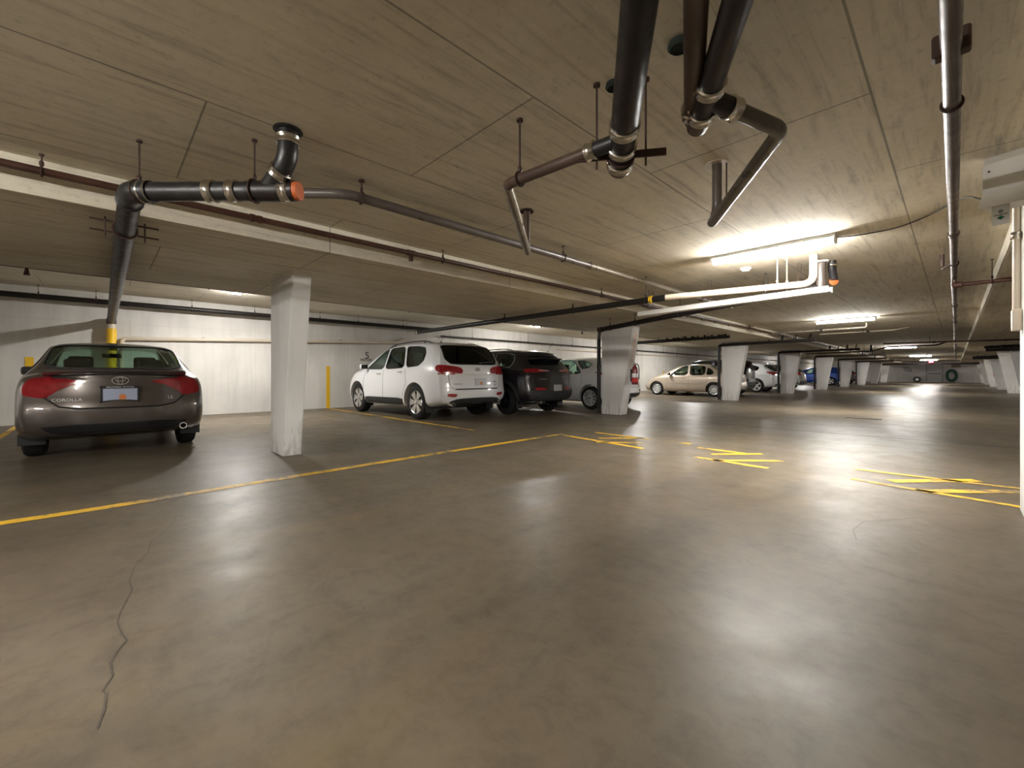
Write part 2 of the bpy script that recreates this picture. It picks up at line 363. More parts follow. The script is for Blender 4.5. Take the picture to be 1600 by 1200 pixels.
# ---- paint on the left wall
for y, z0, z1, w in ((-1.02, .02, 1.33, .115), (4.75, .0, 1.22, .10), (22.1, .0, 1.2, .12), (25.3, .0, 1.2, .12)):
    MB().box((X_WALL + .004, y, (z0 + z1) / 2), (.008, w, z1 - z0)).build('stall_stripe', 'yellow_wall', wall_left, smooth=False)['label'] = 'yellow painted wall stripe'
tc = at_x(573.5, 556, X_WALL)
text_mb('5', .30, (X_WALL + .003, tc.y, tc.z), (0, 1, 0), (0, 0, 1)).build('stall_number', 'stencil', wall_left, smooth=False)['label'] = 'black stencilled 5'
tc = at_x(572.5, 562.7, X_WALL)
text_mb('VISITORS', .115, (X_WALL + .003, tc.y, tc.z), (0, 1, 0), (0, 0, 1), font_scale_x=.88).build('stall_lettering', 'stencil', wall_left, smooth=False)['label'] = 'black stencilled lettering under the 5'
# wall form-tie dots and joints are in the wall material
# ---- tapered columns
COLS = [1.586, 9.06, 17.0, 24.86, 32.9, 40.8, 49.3, 57.9, 66.7]
clab = ['white tapered concrete column standing beside the taupe sedan', 'white tapered column with fire extinguisher behind the charcoal SUV',
        'white tapered column hiding the tail of the champagne sedan', 'white tapered column between the spare-wheel SUV and the silver car',
        'white tapered column just past the silver car', 'white tapered column just past the blue car',
        'third tapered column from the far end of the left row', 'second tapered column from the far end of the left row', 'farthest tapered column of the left row, nearest the end wall']
def column(x_out, x_in0, x_in1, y, th, label, grp, top=Z_LO):
    o = MB()
    xm = (x_out + x_in0) / 2
    a = [(x_out, 0), (x_in0, 0), (x_in1, top), (x_out, top)]
    # chamfered tapered fin: two end faces and bevelled long edges
    c = .012; s = 1 if x_in0 > x_out else -1; vs = []
    for z, xo, xi in ((0, x_out, x_in0), (.35, x_out, x_in0 + (x_in1 - x_in0) * .35 / top), (1.1, x_out, x_in0 + (x_in1 - x_in0) * 1.1 / top), (top, x_out, x_in1)):
        for px, py in ((xo, -th / 2 + c), (xo + s * c, -th / 2), (xi - s * c, -th / 2), (xi, -th / 2 + c), (xi, th / 2 - c), (xi - s * c, th / 2), (xo + s * c, th / 2), (xo, th / 2 - c)):
            vs.append((px - xm, py, z))
    n = 8; fs = [tuple(range(n))[::-1], tuple(3 * n + i for i in range(n))]
    for k in range(3):
        for i in range(n): fs.append((k * n + i, k * n + (i + 1) % n, (k + 1) * n + (i + 1) % n, (k + 1) * n + i))
    ob = o.add(vs, fs).build('tapered_column', 'column', smooth=False, loc=(xm, y + th / 2, 0))
    tag(ob, label, 'column', grp); return ob
for k, (y, l) in enumerate(zip(COLS, clab)): column(-6.17, -5.65, -5.28, y, (.21, .33)[k] if k < 2 else .27, l, 'tapered columns along the parked cars')
for y, l in ((26.5, 'tapered column nearest the camera in the right row'), (33.5, 'second tapered column from the camera in the right row'), (41.0, 'third tapered column in the right row, small red sign on it'), (49.5, 'third tapered column from the end wall in the right row'), (58.0, 'second tapered column from the end wall in the right row'), (66.2, 'tapered column of the right row nearest the end wall')):
    column(2.42, 1.86, 1.49, y, .27, l, 'tapered columns along the right side')
MB().box((0, 0, Z_LO / 2), (.38, .38, Z_LO), bev=.012).build('square_column', 'column', smooth=False, loc=(.326 + .19, 4.84 - .19, 0))
tag(bpy.data.objects['square_column'], 'white square column at the right edge, under the white wall heater', 'column')
# ================================================================ LIGHTS
def fluoro(x, y, label):
    o = thing('fluorescent_light', label, 'ceiling light', (x, y, Z_HI), 0, 'fluorescent lights down the aisle')
    MB().box((0, 0, -.018), (1.24, .15, .036)).build('housing', 'white_metal', o, smooth=False)
    arc = [(.062 * math.cos(a), -.036 - .058 * math.sin(a)) for a in [PI * k / 14 for k in range(15)]]
    MB().prism([(-.60, y_, z_) for y_, z_ in arc], (1.20, 0, 0)).build('lens', 'tube', o)
    for s in (-1, 1): MB().prism([(s * .60, y_ * 1.08, -.036 + (z_ + .036) * 1.08) for y_, z_ in arc], (s * .016, 0, 0)).build('end_cap', 'white_metal', o)
FL = [(-1.47, 5.46), (-2.0, 13.95), (-2.0, 30.2), (-1.9, 46.0), (-1.9, 60.0)]
fl_lab = ['glowing fluorescent light nearest the camera, above the white cable tray', 'glowing fluorescent light second from the camera down the aisle',
          'glowing fluorescent light third from the camera, above the dark pipe', 'glowing fluorescent light fourth from the camera', 'glowing fluorescent light farthest down the aisle']
for (x, y), l in zip(FL, fl_lab): fluoro(x, y, l)
for y in (-2.4, -7.0, -12.0): fluoro(-1.9, y, 'unseen fluorescent light added behind the camera to brighten the aisle')  # added lamps out of view, lifting the near ceiling and foreground
def led(x, y, label):
    o = thing('led_light', label, 'ceiling light', (x, y, Z_BAY), 0, 'small LED lights above the stalls')
    MB().lathe([(.11, 0), (.11, -.02), (.10, -.03)], (0, 0, 0), (0, 0, 1), 20).build('housing', 'white_metal', o)
    for s in (-1, 1):
        MB().lathe([(.046, -.030), (.044, -.040), (.03, -.046), (.004, -.048)], (0, s * .048, 0), (0, 0, 1), 14).build('lens', 'led', o)
for k_, ((u, v), l) in enumerate(zip(((369, 459), (840, 511), (1082, 548), (1202, 554), (1255, 559), (1308, 566)),
      ('small bright LED light left of the near white column', 'small bright LED light above the charcoal SUV', 'small bright LED light above the champagne sedan',
       'small bright LED light above the white crossover', 'small bright LED light above the blue car', 'small bright LED light farthest along the stalls'))):
    p = at(u, v, Z_BAY - .04) if k_ < 2 else V3(-10.0, ((FOC / CA) * 10.0 / (1493 - u) - SA * 10.0) / CA, 0)
    led(max(p.x, X_WALL + .6), min(p.y, 66.), l)
for x, y in ((-10.2, -7.5), (6.5, -6.), (6.5, 3.), (6.5, 12.), (6.5, 21.), (6.5, 30.), (6.5, 39.), (6.5, 48.), (6.5, 57.), (6.5, 66.), (-10.2, 18.)): led(x, y, 'unseen LED light added above the stalls to brighten the bays')  # added unseen lamps that lift the bays and the far end
# ================================================================ PIPES
def rod_hanger(par, x, y, zp, r, ztop, d=(0, 1, 0), rr=.005, m='rod', plate=True):
    """threaded rod from the slab with a clevis ring round the pipe"""
    b = MB(); b.cyl((x, y, zp + r + .004), (x, y, ztop), rr, 8)
    if plate: b.cyl((x, y, ztop - .012), (x, y, ztop), rr * 3.2, 10)
    fx, fy, fd = frame(d); c = Vector((x, y, zp))
    b.tube([c + (fx * math.cos(a) + fy * math.sin(a)) * (r + .006) for a in [2 * PI * k / 18 for k in range(18)]], .006, 6, closed=True)
    b.lathe([(.006, 0), (.012, .01), (.012, .03), (.006, .04)], (x, y, zp + r + .004), (0, 0, 1), 8)
    return b.build('hanger', m, par)
# -- 1. black drain with orange plug, left
zd = 2.12
p_cap, p_el = at(466, 298.5, zd), at(205, 300, zd); ax = (p_cap - p_el).normalized()
hole = at(450, 203, Z_HI); side = (hole - p_el); tpar = side.dot(ax)
wye = p_cap - ax * .19; hole = V3(hole.x, hole.y, Z_HI)
far = at_x(174, 486, X_WALL + .18); far.z = 2.12
o = thing('drain_pipe', 'black drain pipe with orange end plug above the taupe sedan', 'pipe', (p_el.x, p_el.y, zd))
def local(o, *ps): return [Vector(p) - o.location for p in ps]
L = lambda p: Vector(p) - o.location
rD = .056
b = MB(); b.cyl(L(p_el + ax * .05), L(p_cap - ax * .035), rD, 24); b.build('pipe_run', 'abs_pipe', o)
d2 = (far - p_el).normalized()
MB().tube([L(p_el + ax * .13), L(p_el), L(p_el + d2 * .16)], rD + .010, 24, fillet=.11, steps=8).build('elbow', 'abs_pipe', o)
MB().lathe([(rD + .004, .12), (rD + .006, .6), (.066, 1.2), (.068, (far - p_el).length)], L(p_el), d2, 24).build('long_run', 'black_pipe', o)
MB().tube([L(wye - ax * .02), L(wye + ax * .02 + V3(0, 0, .03)), L(V3(hole.x, hole.y, zd + .14)), L(hole)], rD, 22, fillet=.10, steps=10).build('wye_branch', 'abs_pipe', o)
MB().cyl(L(p_cap - ax * .30), L(p_cap - ax * .02), rD + .005, 24).build('wye_body', 'black_pipe', o)
MB().lathe([(rD * .6, .012), (rD * .95, .010), (rD, 0), (rD, -.03)], L(p_cap), ax, 24).build('end_plug', 'orange', o)
for q in (p_el + ax * .10, p_el + ax * .50, p_el + ax * .64, p_cap - ax * .075): MB().band(L(q), ax, rD + .003, .058).build('coupling_band', 'steel', o)
MB().band(L(p_el + d2 * .17), d2, rD + .008, .03).build('coupling_band', 'abs_pipe', o)
MB().band(L(V3(hole.x, hole.y, Z_HI - .065)), V3(0, 0, 1), rD + .003, .05).build('coupling_band', 'steel', o)
dk = (V3(hole.x, hole.y, zd + .14) - wye).normalized()
MB().band(L(wye + dk * .155), dk, rD + .003, .05).build('coupling_band', 'steel', o)
MB().lathe([(rD + .002, 0), (rD + .020, -.001), (rD + .024, -.008), (rD + .012, -.014), (rD + .002, -.014)], L(hole), (0, 0, 1), 24).build('ceiling_collar', 'black', o)
rh = Z_HI - zd
rod_hanger(o, *L(p_el + ax * .05).xy, 0, rD + .004, rh, ax); rod_hanger(o, *L(p_cap - ax * .27).xy, 0, rD + .006, rh, ax)
q = L(at_x(190, 395, p_el.x - .95)); tq = (q - L(p_el)).dot(d2); q = L(p_el) + d2 * tq
b = MB(); yv = V3(0, 1, 0)
for dz in (-.035, .045): b.bar(q + V3(0, -.20, dz), q + V3(0, -.07, dz), .008, .012); b.bar(q + V3(0, .07, dz), q + V3(0, .20, dz), .008, .012)
for s in (-1, 1): b.cyl(q + V3(0, s * .115, -.08), q + V3(0, s * .115, Z_LO - zd - q.z + .0), .005, 8)
fx, fy, fd = frame(d2); b.tube([q + (fx * math.cos(a) + fy * math.sin(a)) * .070 for a in [2 * PI * k / 20 for k in range(20)]], .007, 6, closed=True)
b.build('pipe_clamp', 'rod', o)
# yellow sleeved stack at the wall
o = thing('standpipe', 'yellow sleeved pipe standing against the wall behind the taupe sedan', 'pipe', (far.x, far.y, 0))
MB().cyl((0, 0, 0), (0, 0, 1.96), .083, 24).build('yellow_sleeve', 'yellow_pipe', o)
MB().cyl((0, 0, 1.96), (0, 0, far.z - .06), .072, 24).build('pipe_top', 'pvc', o)
MB().lathe([(.072, -.06), (.08, -.05), (.08, .05), (.06, .085)], (0, 0, far.z), (0, 0, 1), 24).build('elbow', 'black_pipe', o)
# -- 2. sprinkler pipe along the drop face
def straight(name, label, x, z, y0, y1, r, m, hang, ztop, cat='pipe', hm='rod', cpl=(), cm=None):
    o = thing(name, label, cat, (x, y0, z)); MB().cyl((0, 0, 0), (0, y1 - y0, 0), r, 18).build('pipe_run', m, o)
    for y in hang: rod_hanger(o, 0, y - y0, 0, r, ztop - z, rr=.004, m=hm)
    for y in cpl: MB().lathe([(r, -.05), (r + .007, -.045), (r + .007, -.012), (r + .003, -.01), (r + .003, .01), (r + .007, .012), (r + .007, .045), (r, .05)], (0, y - y0, 0), (0, 1, 0), 18).build('coupling', cm or m, o)
    return o
Yx = lambda u, v, x: at_x(u, v, x).y
xs = X_DROP + .12
zs = at_x(640, 395, xs).z
o = straight('sprinkler_pipe', 'rust-brown sprinkler pipe running along the ceiling step', xs, zs, Y_BACK, 40, .026, 'red_pipe',
   [Yx(65, 265, xs), Yx(692, 404, xs), Yx(940, 458, xs), Yx(1010, 474, xs), 9.0, 13.5], Z_HI, cpl=[Yx(400, 343, xs), Yx(642, 397, xs), 7.5], cm='red_pipe')
yy = Yx(642, 398, xs) - (Y_BACK)
MB().cyl((0, yy, -.02), (0, yy, -.085), .02, 12, .026).build('sprinkler_head', 'red_pipe', o)
for y in (9.4, 10.2, 11.0, 11.9): MB().cyl((0, y - Y_BACK, -.02), (0, y - Y_BACK, -.07), .012, 10).build('sprinkler_head', 'red_pipe', o)
# -- 3. brown drain pipe, bend behind the orange plug
zb = at_x(700, 349.5, -3.06).z
xb = -3.06; q0 = at(545, 300, zb); q0.x = xb
o = thing('drain_pipe', 'long brown plastic pipe running down the ceiling, bent at its near end', 'pipe', (xb, q0.y, zb))
q1 = at(440, 302, zb)
dv = V3(q1.x - xb, q1.y - q0.y, 0)
MB().tube([(0, 7.6, 0), (0, 3.0, 0)], .034, 18).build('pipe_run', 'pale_pipe', o)['label'] = 'pale length of the pipe, lamp light put into its colour'  # far length coloured paler to stand for the lamp light on it
MB().tube([(0, 3.0, 0), (0, 0, 0), dv, dv + V3(0, 0, Z_HI - zb)], .036, 18, fillet=.10).build('pipe_run', 'grey_pipe', o)
MB().band((0, 2.98, 0), (0, 1, 0), .036, .06).build('coupling_band', 'pale_pipe', o)
rod_hanger(o, 0, Yx(565, 300, xb) - q0.y, 0, .036, Z_HI - zb, rr=.007)
rod_hanger(o, 0, Yx(880, 402, xb) - q0.y, 0, .036, Z_HI - zb); rod_hanger(o, 0, 6.2, 0, .036, Z_HI - zb)
# -- 4. thin pipe under the far edge of the low slab, 5. dark main on the wall
z4 = 2.222
o = straight('sprinkler_pipe', 'thin rust-brown pipe along the far edge of the low slab', -7.33, z4, Y_BACK, 66, .024, 'red_pipe', [1.1, 4.3, 8.1, 11.3, 18, 27, 36], Z_BAY)
for y in (Yx(42, 422, -7.33), 6.2, 9.8): MB().cyl((0, y - Y_BACK, -.02), (0, y - Y_BACK, -.10), .014, 10, .03).build('sprinkler_head', 'red_pipe', o)
z5 = at_x(200, 475, X_WALL + .28).z
straight('drain_main', 'thick dark pipe hung along the top of the left wall', X_WALL + .28, z5, Y_BACK, 8.2, .055, 'black_pipe', [Yx(u, 480, X_WALL + .28) for u in (60, 150, 300, 398, 500, 560, 630)], Z_BAY)
straight('conduit', 'thin dark pipe along the wall top beyond the white SUV', X_WALL + .12, 2.32, 8.6, 70, .032, 'black_pipe', [10, 13, 16, 20, 25, 30], Z_BAY)
straight('conduit', 'thin pale pipe along the wall top beyond the charcoal SUV', X_WALL + .05, 2.12, 15, 70, .03, 'pvc', [18, 22, 27, 33], Z_BAY)
# -- 6. cream pipe fixed to the wall
a0, a1 = at_x(190, 529, X_WALL + .06), at_x(622, 535.5, X_WALL + .06)
o = thing('wall_pipe', 'cream plastic pipe fixed along the left wall', 'pipe', a0)
MB().tube([V3(0, 0, .25 - a0.z), V3(0, 0, 0), a1 - a0, a1 - a0 + V3(0, .22, .14)], .042, 16, fillet=.10).build('pipe_run', 'pvc', o)
MB().band(a1 - a0, (a1 - a0), .044, .09).build('coupling', 'pvc', o)
for t in (.22, .47, .72): q = (a1 - a0) * t; MB().box(q + V3(-.03, 0, 0), (.06, .03, .11)).build('bracket', 'rod', o, smooth=False)
# -- 7. black-to-beige pipe crossing above the white SUV
yr = at(1271, 443, 2.09)
P = [V3(yr.x, yr.y, 2.09), at(1040, 465, 2.09), at(650, 519.5, 2.05)]
o = thing('drain_pipe', 'beige and black pipe crossing from the near fluorescent light to the left wall', 'pipe', P[0])
MB().tube([V3(0, 0, Z_HI - 2.09), V3(0, 0, 0), P[1] - P[0]], .042, 18, fillet=.12).build('pipe_run', 'beige_pipe', o)['label'] = 'beige painted length'
MB().cyl(P[1] - P[0], P[2] - P[0], .046, 18).build('pipe_run', 'abs_pipe', o)['label'] = 'black length'
dd = (P[1] - P[0]).normalized(); de = (P[2] - P[1]).normalized()
for u, v in ((1017, 471), (905, 486), (800, 500)): q = P[1] + de * ((at(u, v, 2.09) - P[1]).dot(de)) - P[0]; rod_hanger(o, q.x, q.y, q.z, .046, (Z_HI if q.x + P[0].x > X_DROP else Z_LO) - P[0].z, de, m='black')
for t, s in ((.28, 1), (.36, -1)): q = dd * t; rod_hanger(o, q.x, q.y + s * .045, q.z, .042, Z_HI - 2.09, dd, m='copper')
q = P[1] + de * .22 - P[0]; MB().band(q, de, .047, .05).build('label_band', 'yellow_wall', o)
MB().band(P[2] - P[0] + V3(.1, 0, 0), de, .05, .08).build('coupling_band', 'steel', o)
# -- 8. grey riser with orange plug and the black pipe running to the second column
R0 = at(1283, 447, 2.12); C2 = V3(-6.24, 9.14, 0)
o = thing('drain_pipe', 'black drain pipe from the grey riser down to the second column', 'pipe', V3(R0.x, R0.y, 2.12))
E1 = at(937, 513, 2.02); E1.z = 1.985
dn = (E1 - o.location).normalized()
MB().cyl((0, 0, -.02), (0, 0, Z_HI - 2.12), .052, 20).build('riser', 'grey_pipe', o)
MB().cyl((0, 0, Z_HI - 2.12 - .02), (0, 0, Z_HI - 2.12), .085, 20).build('ceiling_collar', 'white_metal', o)
MB().cyl(V3(0, 0, 0), E1 - o.location, .050, 18).build('pipe_run', 'black_pipe', o)
E2 = V3(C2.x - .05, C2.y - .02, 1.90)
MB().tube([E1 - o.location - dn * .10, E1 - o.location, E2 - o.location, V3(C2.x - .05, C2.y - .02, .02) - o.location], .048, 16, fillet=.08).build('down_pipe', 'black_pipe', o)
MB().band(E1 - o.location - dn * .03, dn, .054, .12).build('coupling_band', 'red_pipe', o)
for t in (.16, .5, .75, .92): q = (E1 - o.location) * t; rod_hanger(o, q.x, q.y, q.z, .05, (Z_HI if q.x + R0.x > X_DROP else Z_LO) - 2.12, dn, m='black')
for z in (.3, 1.2): MB().band(V3(C2.x - .05, C2.y - .02, z) - o.location, (0, 0, 1), .05, .08).build('coupling_band', 'black_pipe', o)
q = V3(.10, .075, 0)
MB().tube([q + V3(0, 0, Z_HI - 2.12), q + V3(0, 0, .20), q + V3(.03, -.05, .05)], .045, 16, fillet=.05).build('cleanout_branch', 'abs_pipe', o)
MB().band(q + V3(0, 0, .26), (0, 0, 1), .047, .04).build('coupling_band', 'steel', o)
MB().lathe([(.046, -.03), (.05, 0), (.03, .006)], q + V3(.03, -.055, .045), (.45, -.75, -.2), 18).build('end_plug', 'orange', o)
# -- white cable tray beside it
T0, T1 = at(1298, 452, 2.05), at(1000, 491, 2.05)
o = thing('cable_tray', 'white metal cable tray hung below the near fluorescent light', 'cable tray', V3(T0.x, T0.y, 2.05))
td = (T1 - T0).normalized(); ln = (T1 - T0).length; tn = V3(-td.y, td.x, 0)
b = MB(); b.bar(V3(0, 0, -.035), td * ln - V3(0, 0, .035), .14, .006)
for s in (-1, 1): b.bar(tn * s * .07, tn * s * .07 + td * ln, .006, .07); b.bar(tn * s * .075 + V3(0, 0, .033), tn * s * .075 + td * ln + V3(0, 0, .033), .02, .006)
b.build('tray', 'white_metal', o, smooth=False)
b = MB()
for t in (.12, .55, .92):
    for s in (-1, 1): b.cyl(td * ln * t + tn * s * .06 + V3(0, 0, .03), td * ln * t + tn * s * .06 + V3(0, 0, (Z_HI if (o.location + td * ln * t).x > X_DROP else Z_LO) - 2.05), .004, 8)
b.build('hanger_rod', 'rod', o)
MB().box(td * ln * .48 - tn * .078, (.05, .02, .02), math.atan2(td.y, td.x)).build('clip', 'pale_pipe', o, smooth=False)
# -- 9. big cast-iron drain overhead at top centre
A0, A1 = at(996, 30, 2.17), at(968, 262, 2.06)
o = thing('drain_pipe', 'thick black cast-iron drain overhead with a brown branch to the left', 'pipe', A1)
da = (A0 - A1).normalized(); L = lambda p: Vector(p) - o.location
MB().cyl(L(A1 + da * .30), L(A0 + da * .9), .060, 28).build('pipe_run', 'black_pipe', o)
MB().cyl(L(A1 + da * .02), L(A1 + da * .31), .057, 28).build('wye_body', 'black_pipe', o)
MB().lathe([(.045, -.012), (.056, -.008), (.058, 0), (.058, .05)], L(A1), da, 28).build('end_plug', 'brown_pipe', o)
for t, w in ((.05, .045), (.165, .04), (.30, .055)): MB().band(L(A1 + da * t), da, .060, w).build('coupling_band', 'steel', o)
BJ = A1 + da * .22
B1, B2 = at(792, 288, 2.10), at(824, 392, 2.10); B3 = V3(*at(823, 342, Z_HI))
dj = (B1 - BJ).normalized()
MB().cyl(L(BJ), L(BJ + dj * .17), .036, 18).build('branch_socket', 'abs_pipe', o)
MB().band(L(BJ + dj * .17), dj, .036, .055).build('coupling_band', 'steel', o)
b = MB().tube([L(BJ + dj * .18), L(B1), L(B2), L(V3(B2.x, B2.y, 2.10))], .030, 16, fillet=.05); b.build('branch_pipe', 'brown_pipe', o)
d3 = (B2 - B1).normalized()
MB().tube([L(B1 + d3 * .02), L(B2 + d3 * .03)], .031, 16).build('branch_pipe', 'pale_pipe', o)['label'] = 'paler length of branch pipe'
MB().cyl(L(V3(B2.x, B2.y, 2.10) - d3 * .06), L(V3(B2.x, B2.y, Z_HI) - d3 * .06), .030, 16).build('riser', 'brown_pipe', o)
MB().cyl(L(V3(B2.x, B2.y, Z_HI - .012) - d3 * .06), L(V3(B2.x, B2.y, Z_HI) - d3 * .06), .062, 18).build('ceiling_flange', 'rod', o)
rq = BJ + dj * ((B1 - BJ).length - .10); rod_hanger(o, *L(rq).xy, L(rq).z, .032, Z_HI - A1.z, dj, rr=.006)
sd = V3(-da.y, da.x, 0).normalized(); qq = A1 + da * .10
b = MB()
for s in (-1, 1):
    e = qq + sd * s * .062; b.bar(L(e), L(e + sd * s * .15), .012, .034); b.cyl(L(e + sd * s * .055 - V3(0, 0, .06)), L(V3(*(e + sd * s * .055).xy, Z_HI)), .005, 8); b.cyl(L(V3(*(e + sd * s * .055).xy, Z_HI - .012)), L(V3(*(e + sd * s * .055).xy, Z_HI)), .018, 10)
fx, fy, fd = frame(da); b.tube([L(qq) + (fx * math.cos(a) + fy * math.sin(a)) * .063 for a in [2 * PI * k / 22 for k in range(22)]], .007, 6, closed=True)
b.build('pipe_clamp', 'rod', o)
sp = at(958, 130, Z_HI); MB().lathe([(.02, .0), (.034, .0), (.038, -.02), (.030, -.03), (.02, -.02)], sp, (0, 0, 1), 18).build('pipe_sleeve', 'sleeve'); tag(bpy.data.objects['pipe_sleeve'], 'dark green pipe sleeve in the ceiling behind the thick cast-iron drain', 'sleeve', 'green ceiling sleeves')
# -- 10. twin overhead pipes with the grey-brown dog-leg
G0, G1 = at(1143, 30, 2.13), at(1092, 190, 2.10); H0, H1 = at(1087, 30, 2.16), at(1083, 188, 2.13)
o = thing('drain_pipe', 'twin dark drain overhead with a grey dog-leg branch to the right', 'pipe', G1)
dg_ = (G0 - G1).normalized(); dh = (H0 - H1).normalized()
MB().cyl(L(G1 + dg_ * .02), L(G0 + dg_ * .8), .046, 24).build('pipe_run', 'black_pipe', o)
MB().tube([L(H0 + dh * .8), L(H1), L(G1 - dg_ * .02)], .038, 20, fillet=.08).build('pipe_run', 'brown_pipe', o)['label'] = 'brown side pipe'
MB().lathe([(.03, -.05), (.044, -.04), (.048, 0), (.048, .03)], L(G1), dg_, 24).build('end_plug', 'brown_pipe', o)
for t in (.06, .22): MB().band(L(G1 + dg_ * t), dg_, .050, .05).build('coupling_band', 'steel', o)
MB().band(L(H1 + dh * .07), dh, .042, .05).build('coupling_band', 'steel', o)
J0 = G1 + dg_ * .15; J1, J2 = at(1221, 203, 2.10), at(1114, 346, 2.08); dj = (J1 - J0).normalized(); d3 = (J2 - J1).normalized()
MB().cyl(L(J0), L(J0 + dj * .15), .040, 18).build('branch_socket', 'black_pipe', o)
MB().band(L(J0 + dj * .15), dj, .040, .055).build('coupling_band', 'steel', o)
MB().tube([L(J0 + dj * .15), L(J1), L(J2)], .034, 18, fillet=.055).build('branch_pipe', 'grey_pipe', o)
MB().tube([L(J2 + d3 * .03), L(J2 - d3 * .03), L(V3(J2.x, J2.y, J2.z + .06) - d3 * .10), L(V3(J2.x, J2.y, Z_HI) - d3 * .10)], .031, 16, fillet=.05).build('riser', 'grey_pipe', o)
kk = V3(J2.x, J2.y, 0) - d3 * .10
MB().lathe([(.034, -.004), (.075, -.004), (.075, 0)], L(V3(kk.x, kk.y, Z_HI)), (0, 0, 1), 18).build('ceiling_flange', 'pvc', o)
b = MB(); kk2 = kk + V3(.055, .02, 0); b.cyl(L(V3(kk2.x, kk2.y, J2.z + .02)), L(V3(kk2.x, kk2.y, Z_HI)), .005, 8); b.build('hanger', 'rod', o)
sp = at(1062, 66, Z_HI); ob = MB().lathe([(.03, .0), (.046, .0), (.050, -.02), (.04, -.03), (.03, -.02)], sp, (0, 0, 1), 18).build('pipe_sleeve', 'sleeve'); tag(ob, 'dark green pipe sleeve in the ceiling beside the twin drain', 'sleeve', 'green ceiling sleeves')
# -- 11. sprinkler main straight down the right of the aisle
xm, zm = -.012, 2.26
o = straight('sprinkler_main', 'long rust-brown sprinkler main running down the right of the aisle ceiling', xm, zm, -1.0, 64, .031, 'brown_pipe', [2.86, 7.0, 11.3, 15., 20, 26, 33], Z_HI, cpl=[5.53, 8.6, 13.5, 18, 24])
MB().box((0, 3.40, .03), (.11, .06, .09), bev=.01).build('flange_clamp', 'rod', o, smooth=False)
b = MB().tube([(0, 6.9 + 1.0, 0), (-.10, 7.3 + 1, .0), (-.10, 7.3 + 1, Z_HI - zm)], .02, 12, fillet=.05); b.build('side_branch', 'brown_pipe', o)
q = at_y(1505, 500, 8.05); e = at_y(1590, 501, 8.05)
o = thing('sprinkler_branch', 'brown pipe branching from the sprinkler main to the right', 'pipe', (xm + .03, 8.05, 2.16))
MB().cyl((0, 0, 0), (1.9, 0, 0), .026, 16).build('pipe_run', 'red_pipe', o)
MB().lathe([(.03, -.05), (.042, -.04), (.042, .04), (.03, .05)], (.0, 0, 0), (1, 0, 0), 14).build('tee', 'red_pipe', o)
MB().cyl((-.03, 0, 0), (-.03, 0, .10), .026, 14).build('drop_pipe', 'red_pipe', o)
rod_hanger(o, .30, 0, 0, .026, Z_HI - 2.16, (1, 0, 0)); MB().box((.92, 0, -.02), (.12, .10, .12), bev=.01).build('valve_body', 'rod', o, smooth=False)
# -- 12. black pipe groups at the other columns
def cross_pipe(label, pts, r=.05, m='black_pipe', hang=(), heads=0, extra=None):
    """pipe crossing the ceiling, with hangers and short upright fittings"""
    P = [Vector(p) for p in pts]; o = thing('drain_pipe', label, 'pipe', P[0]); Q = [p - P[0] for p in P]
    MB().tube(Q, r, 14, fillet=.10).build('pipe_run', m, o)
    for k, t in enumerate(hang):
        a = Q[0].lerp(Q[1], t); x = a.x + P[0].x; zt = Z_HI if X_DROP < x < X_RDROP else (Z_LO if X_DROP2 < x < X_RDROP2 else Z_BAY)
        rod_hanger(o, a.x, a.y, a.z, r, zt - P[0].z, Q[1] - Q[0], m='black')
        MB().band(a + (Q[1] - Q[0]).normalized() * .12, Q[1] - Q[0], r + .004, .07).build('coupling_band', 'black', o)
    return o, Q
def cluster(o, Q, n, r, a=0., b=1.):
    rnd = random.Random(n * 7 + int(r * 1000)); mb = MB(); d = (Q[1] - Q[0])
    for k in range(n):
        q = Q[0] + d * (a + (b - a) * (k + .5) / n); mb.cyl(q, q + V3(rnd.uniform(-.02, .02), 0, rnd.uniform(.05, .085) + r * .4), r * rnd.uniform(.4, .7), 10)
        mb.cyl(q + V3(rnd.uniform(-.05, .05), rnd.uniform(-.1, .1), .05), q + V3(rnd.uniform(-.1, .1), rnd.uniform(-.15, .15), .07), r * .4, 8)
    mb.build('fitting', 'black', o)
zc = 2.08
o, Q = cross_pipe('black pipe cluster behind the column with the extinguisher', [(-8.3, 13.3, 2.06), (-4.6, 13.3, 2.09)], .05, hang=(.12, .4, .62, .8)); cluster(o, Q, 10, .05, .45, 1.)
MB().tube([Q[0] + (Q[1] - Q[0]) * .55 + V3(0, 0, .03), Q[0] + (Q[1] - Q[0]) * .85 + V3(0, .5, .06)], .03, 10).build('side_branch', 'pale_pipe', o)
def col_pipe(y, label, xr, dz=0., heads=4):
    xc = -6.24; o, Q = cross_pipe(label, [(xc, y - .065, .02), (xc, y - .065, 2.08 + dz), (xr, y - .065, 2.12 + dz)], .052)
    for t in (.15, .45, .8):
        q = V3(0, 0, 2.06 + dz).lerp(V3(xr - xc, 0, 2.10 + dz), t); x = q.x + xc
        MB().cyl(q, V3(q.x, 0, (Z_HI if x > X_DROP else Z_LO) - .02), .006, 8).build('hanger', 'black', o)
    b = MB(); rnd = random.Random(int(y * 10))
    for k in range(heads):
        t = .55 + .4 * k / max(1, heads - 1); q = V3(0, 0, 2.06 + dz).lerp(V3(xr - xc, 0, 2.10 + dz), t); x = q.x + xc
        b.cyl(q, q + V3(.03, 0, min(.22, (Z_HI if x > X_DROP else Z_LO) - 2.09 - dz)), .035 if k % 2 else .02, 10)
    b.build('fitting', 'black_pipe', o)
    for z in (.25, 1.3): MB().band((0, 0, z), (0, 0, 1), .054, .08).build('coupling_band', 'black', o)
    return o
col_pipe(17.0, 'black pipe up the third column and across the aisle edge', -3.2, 0, 4)
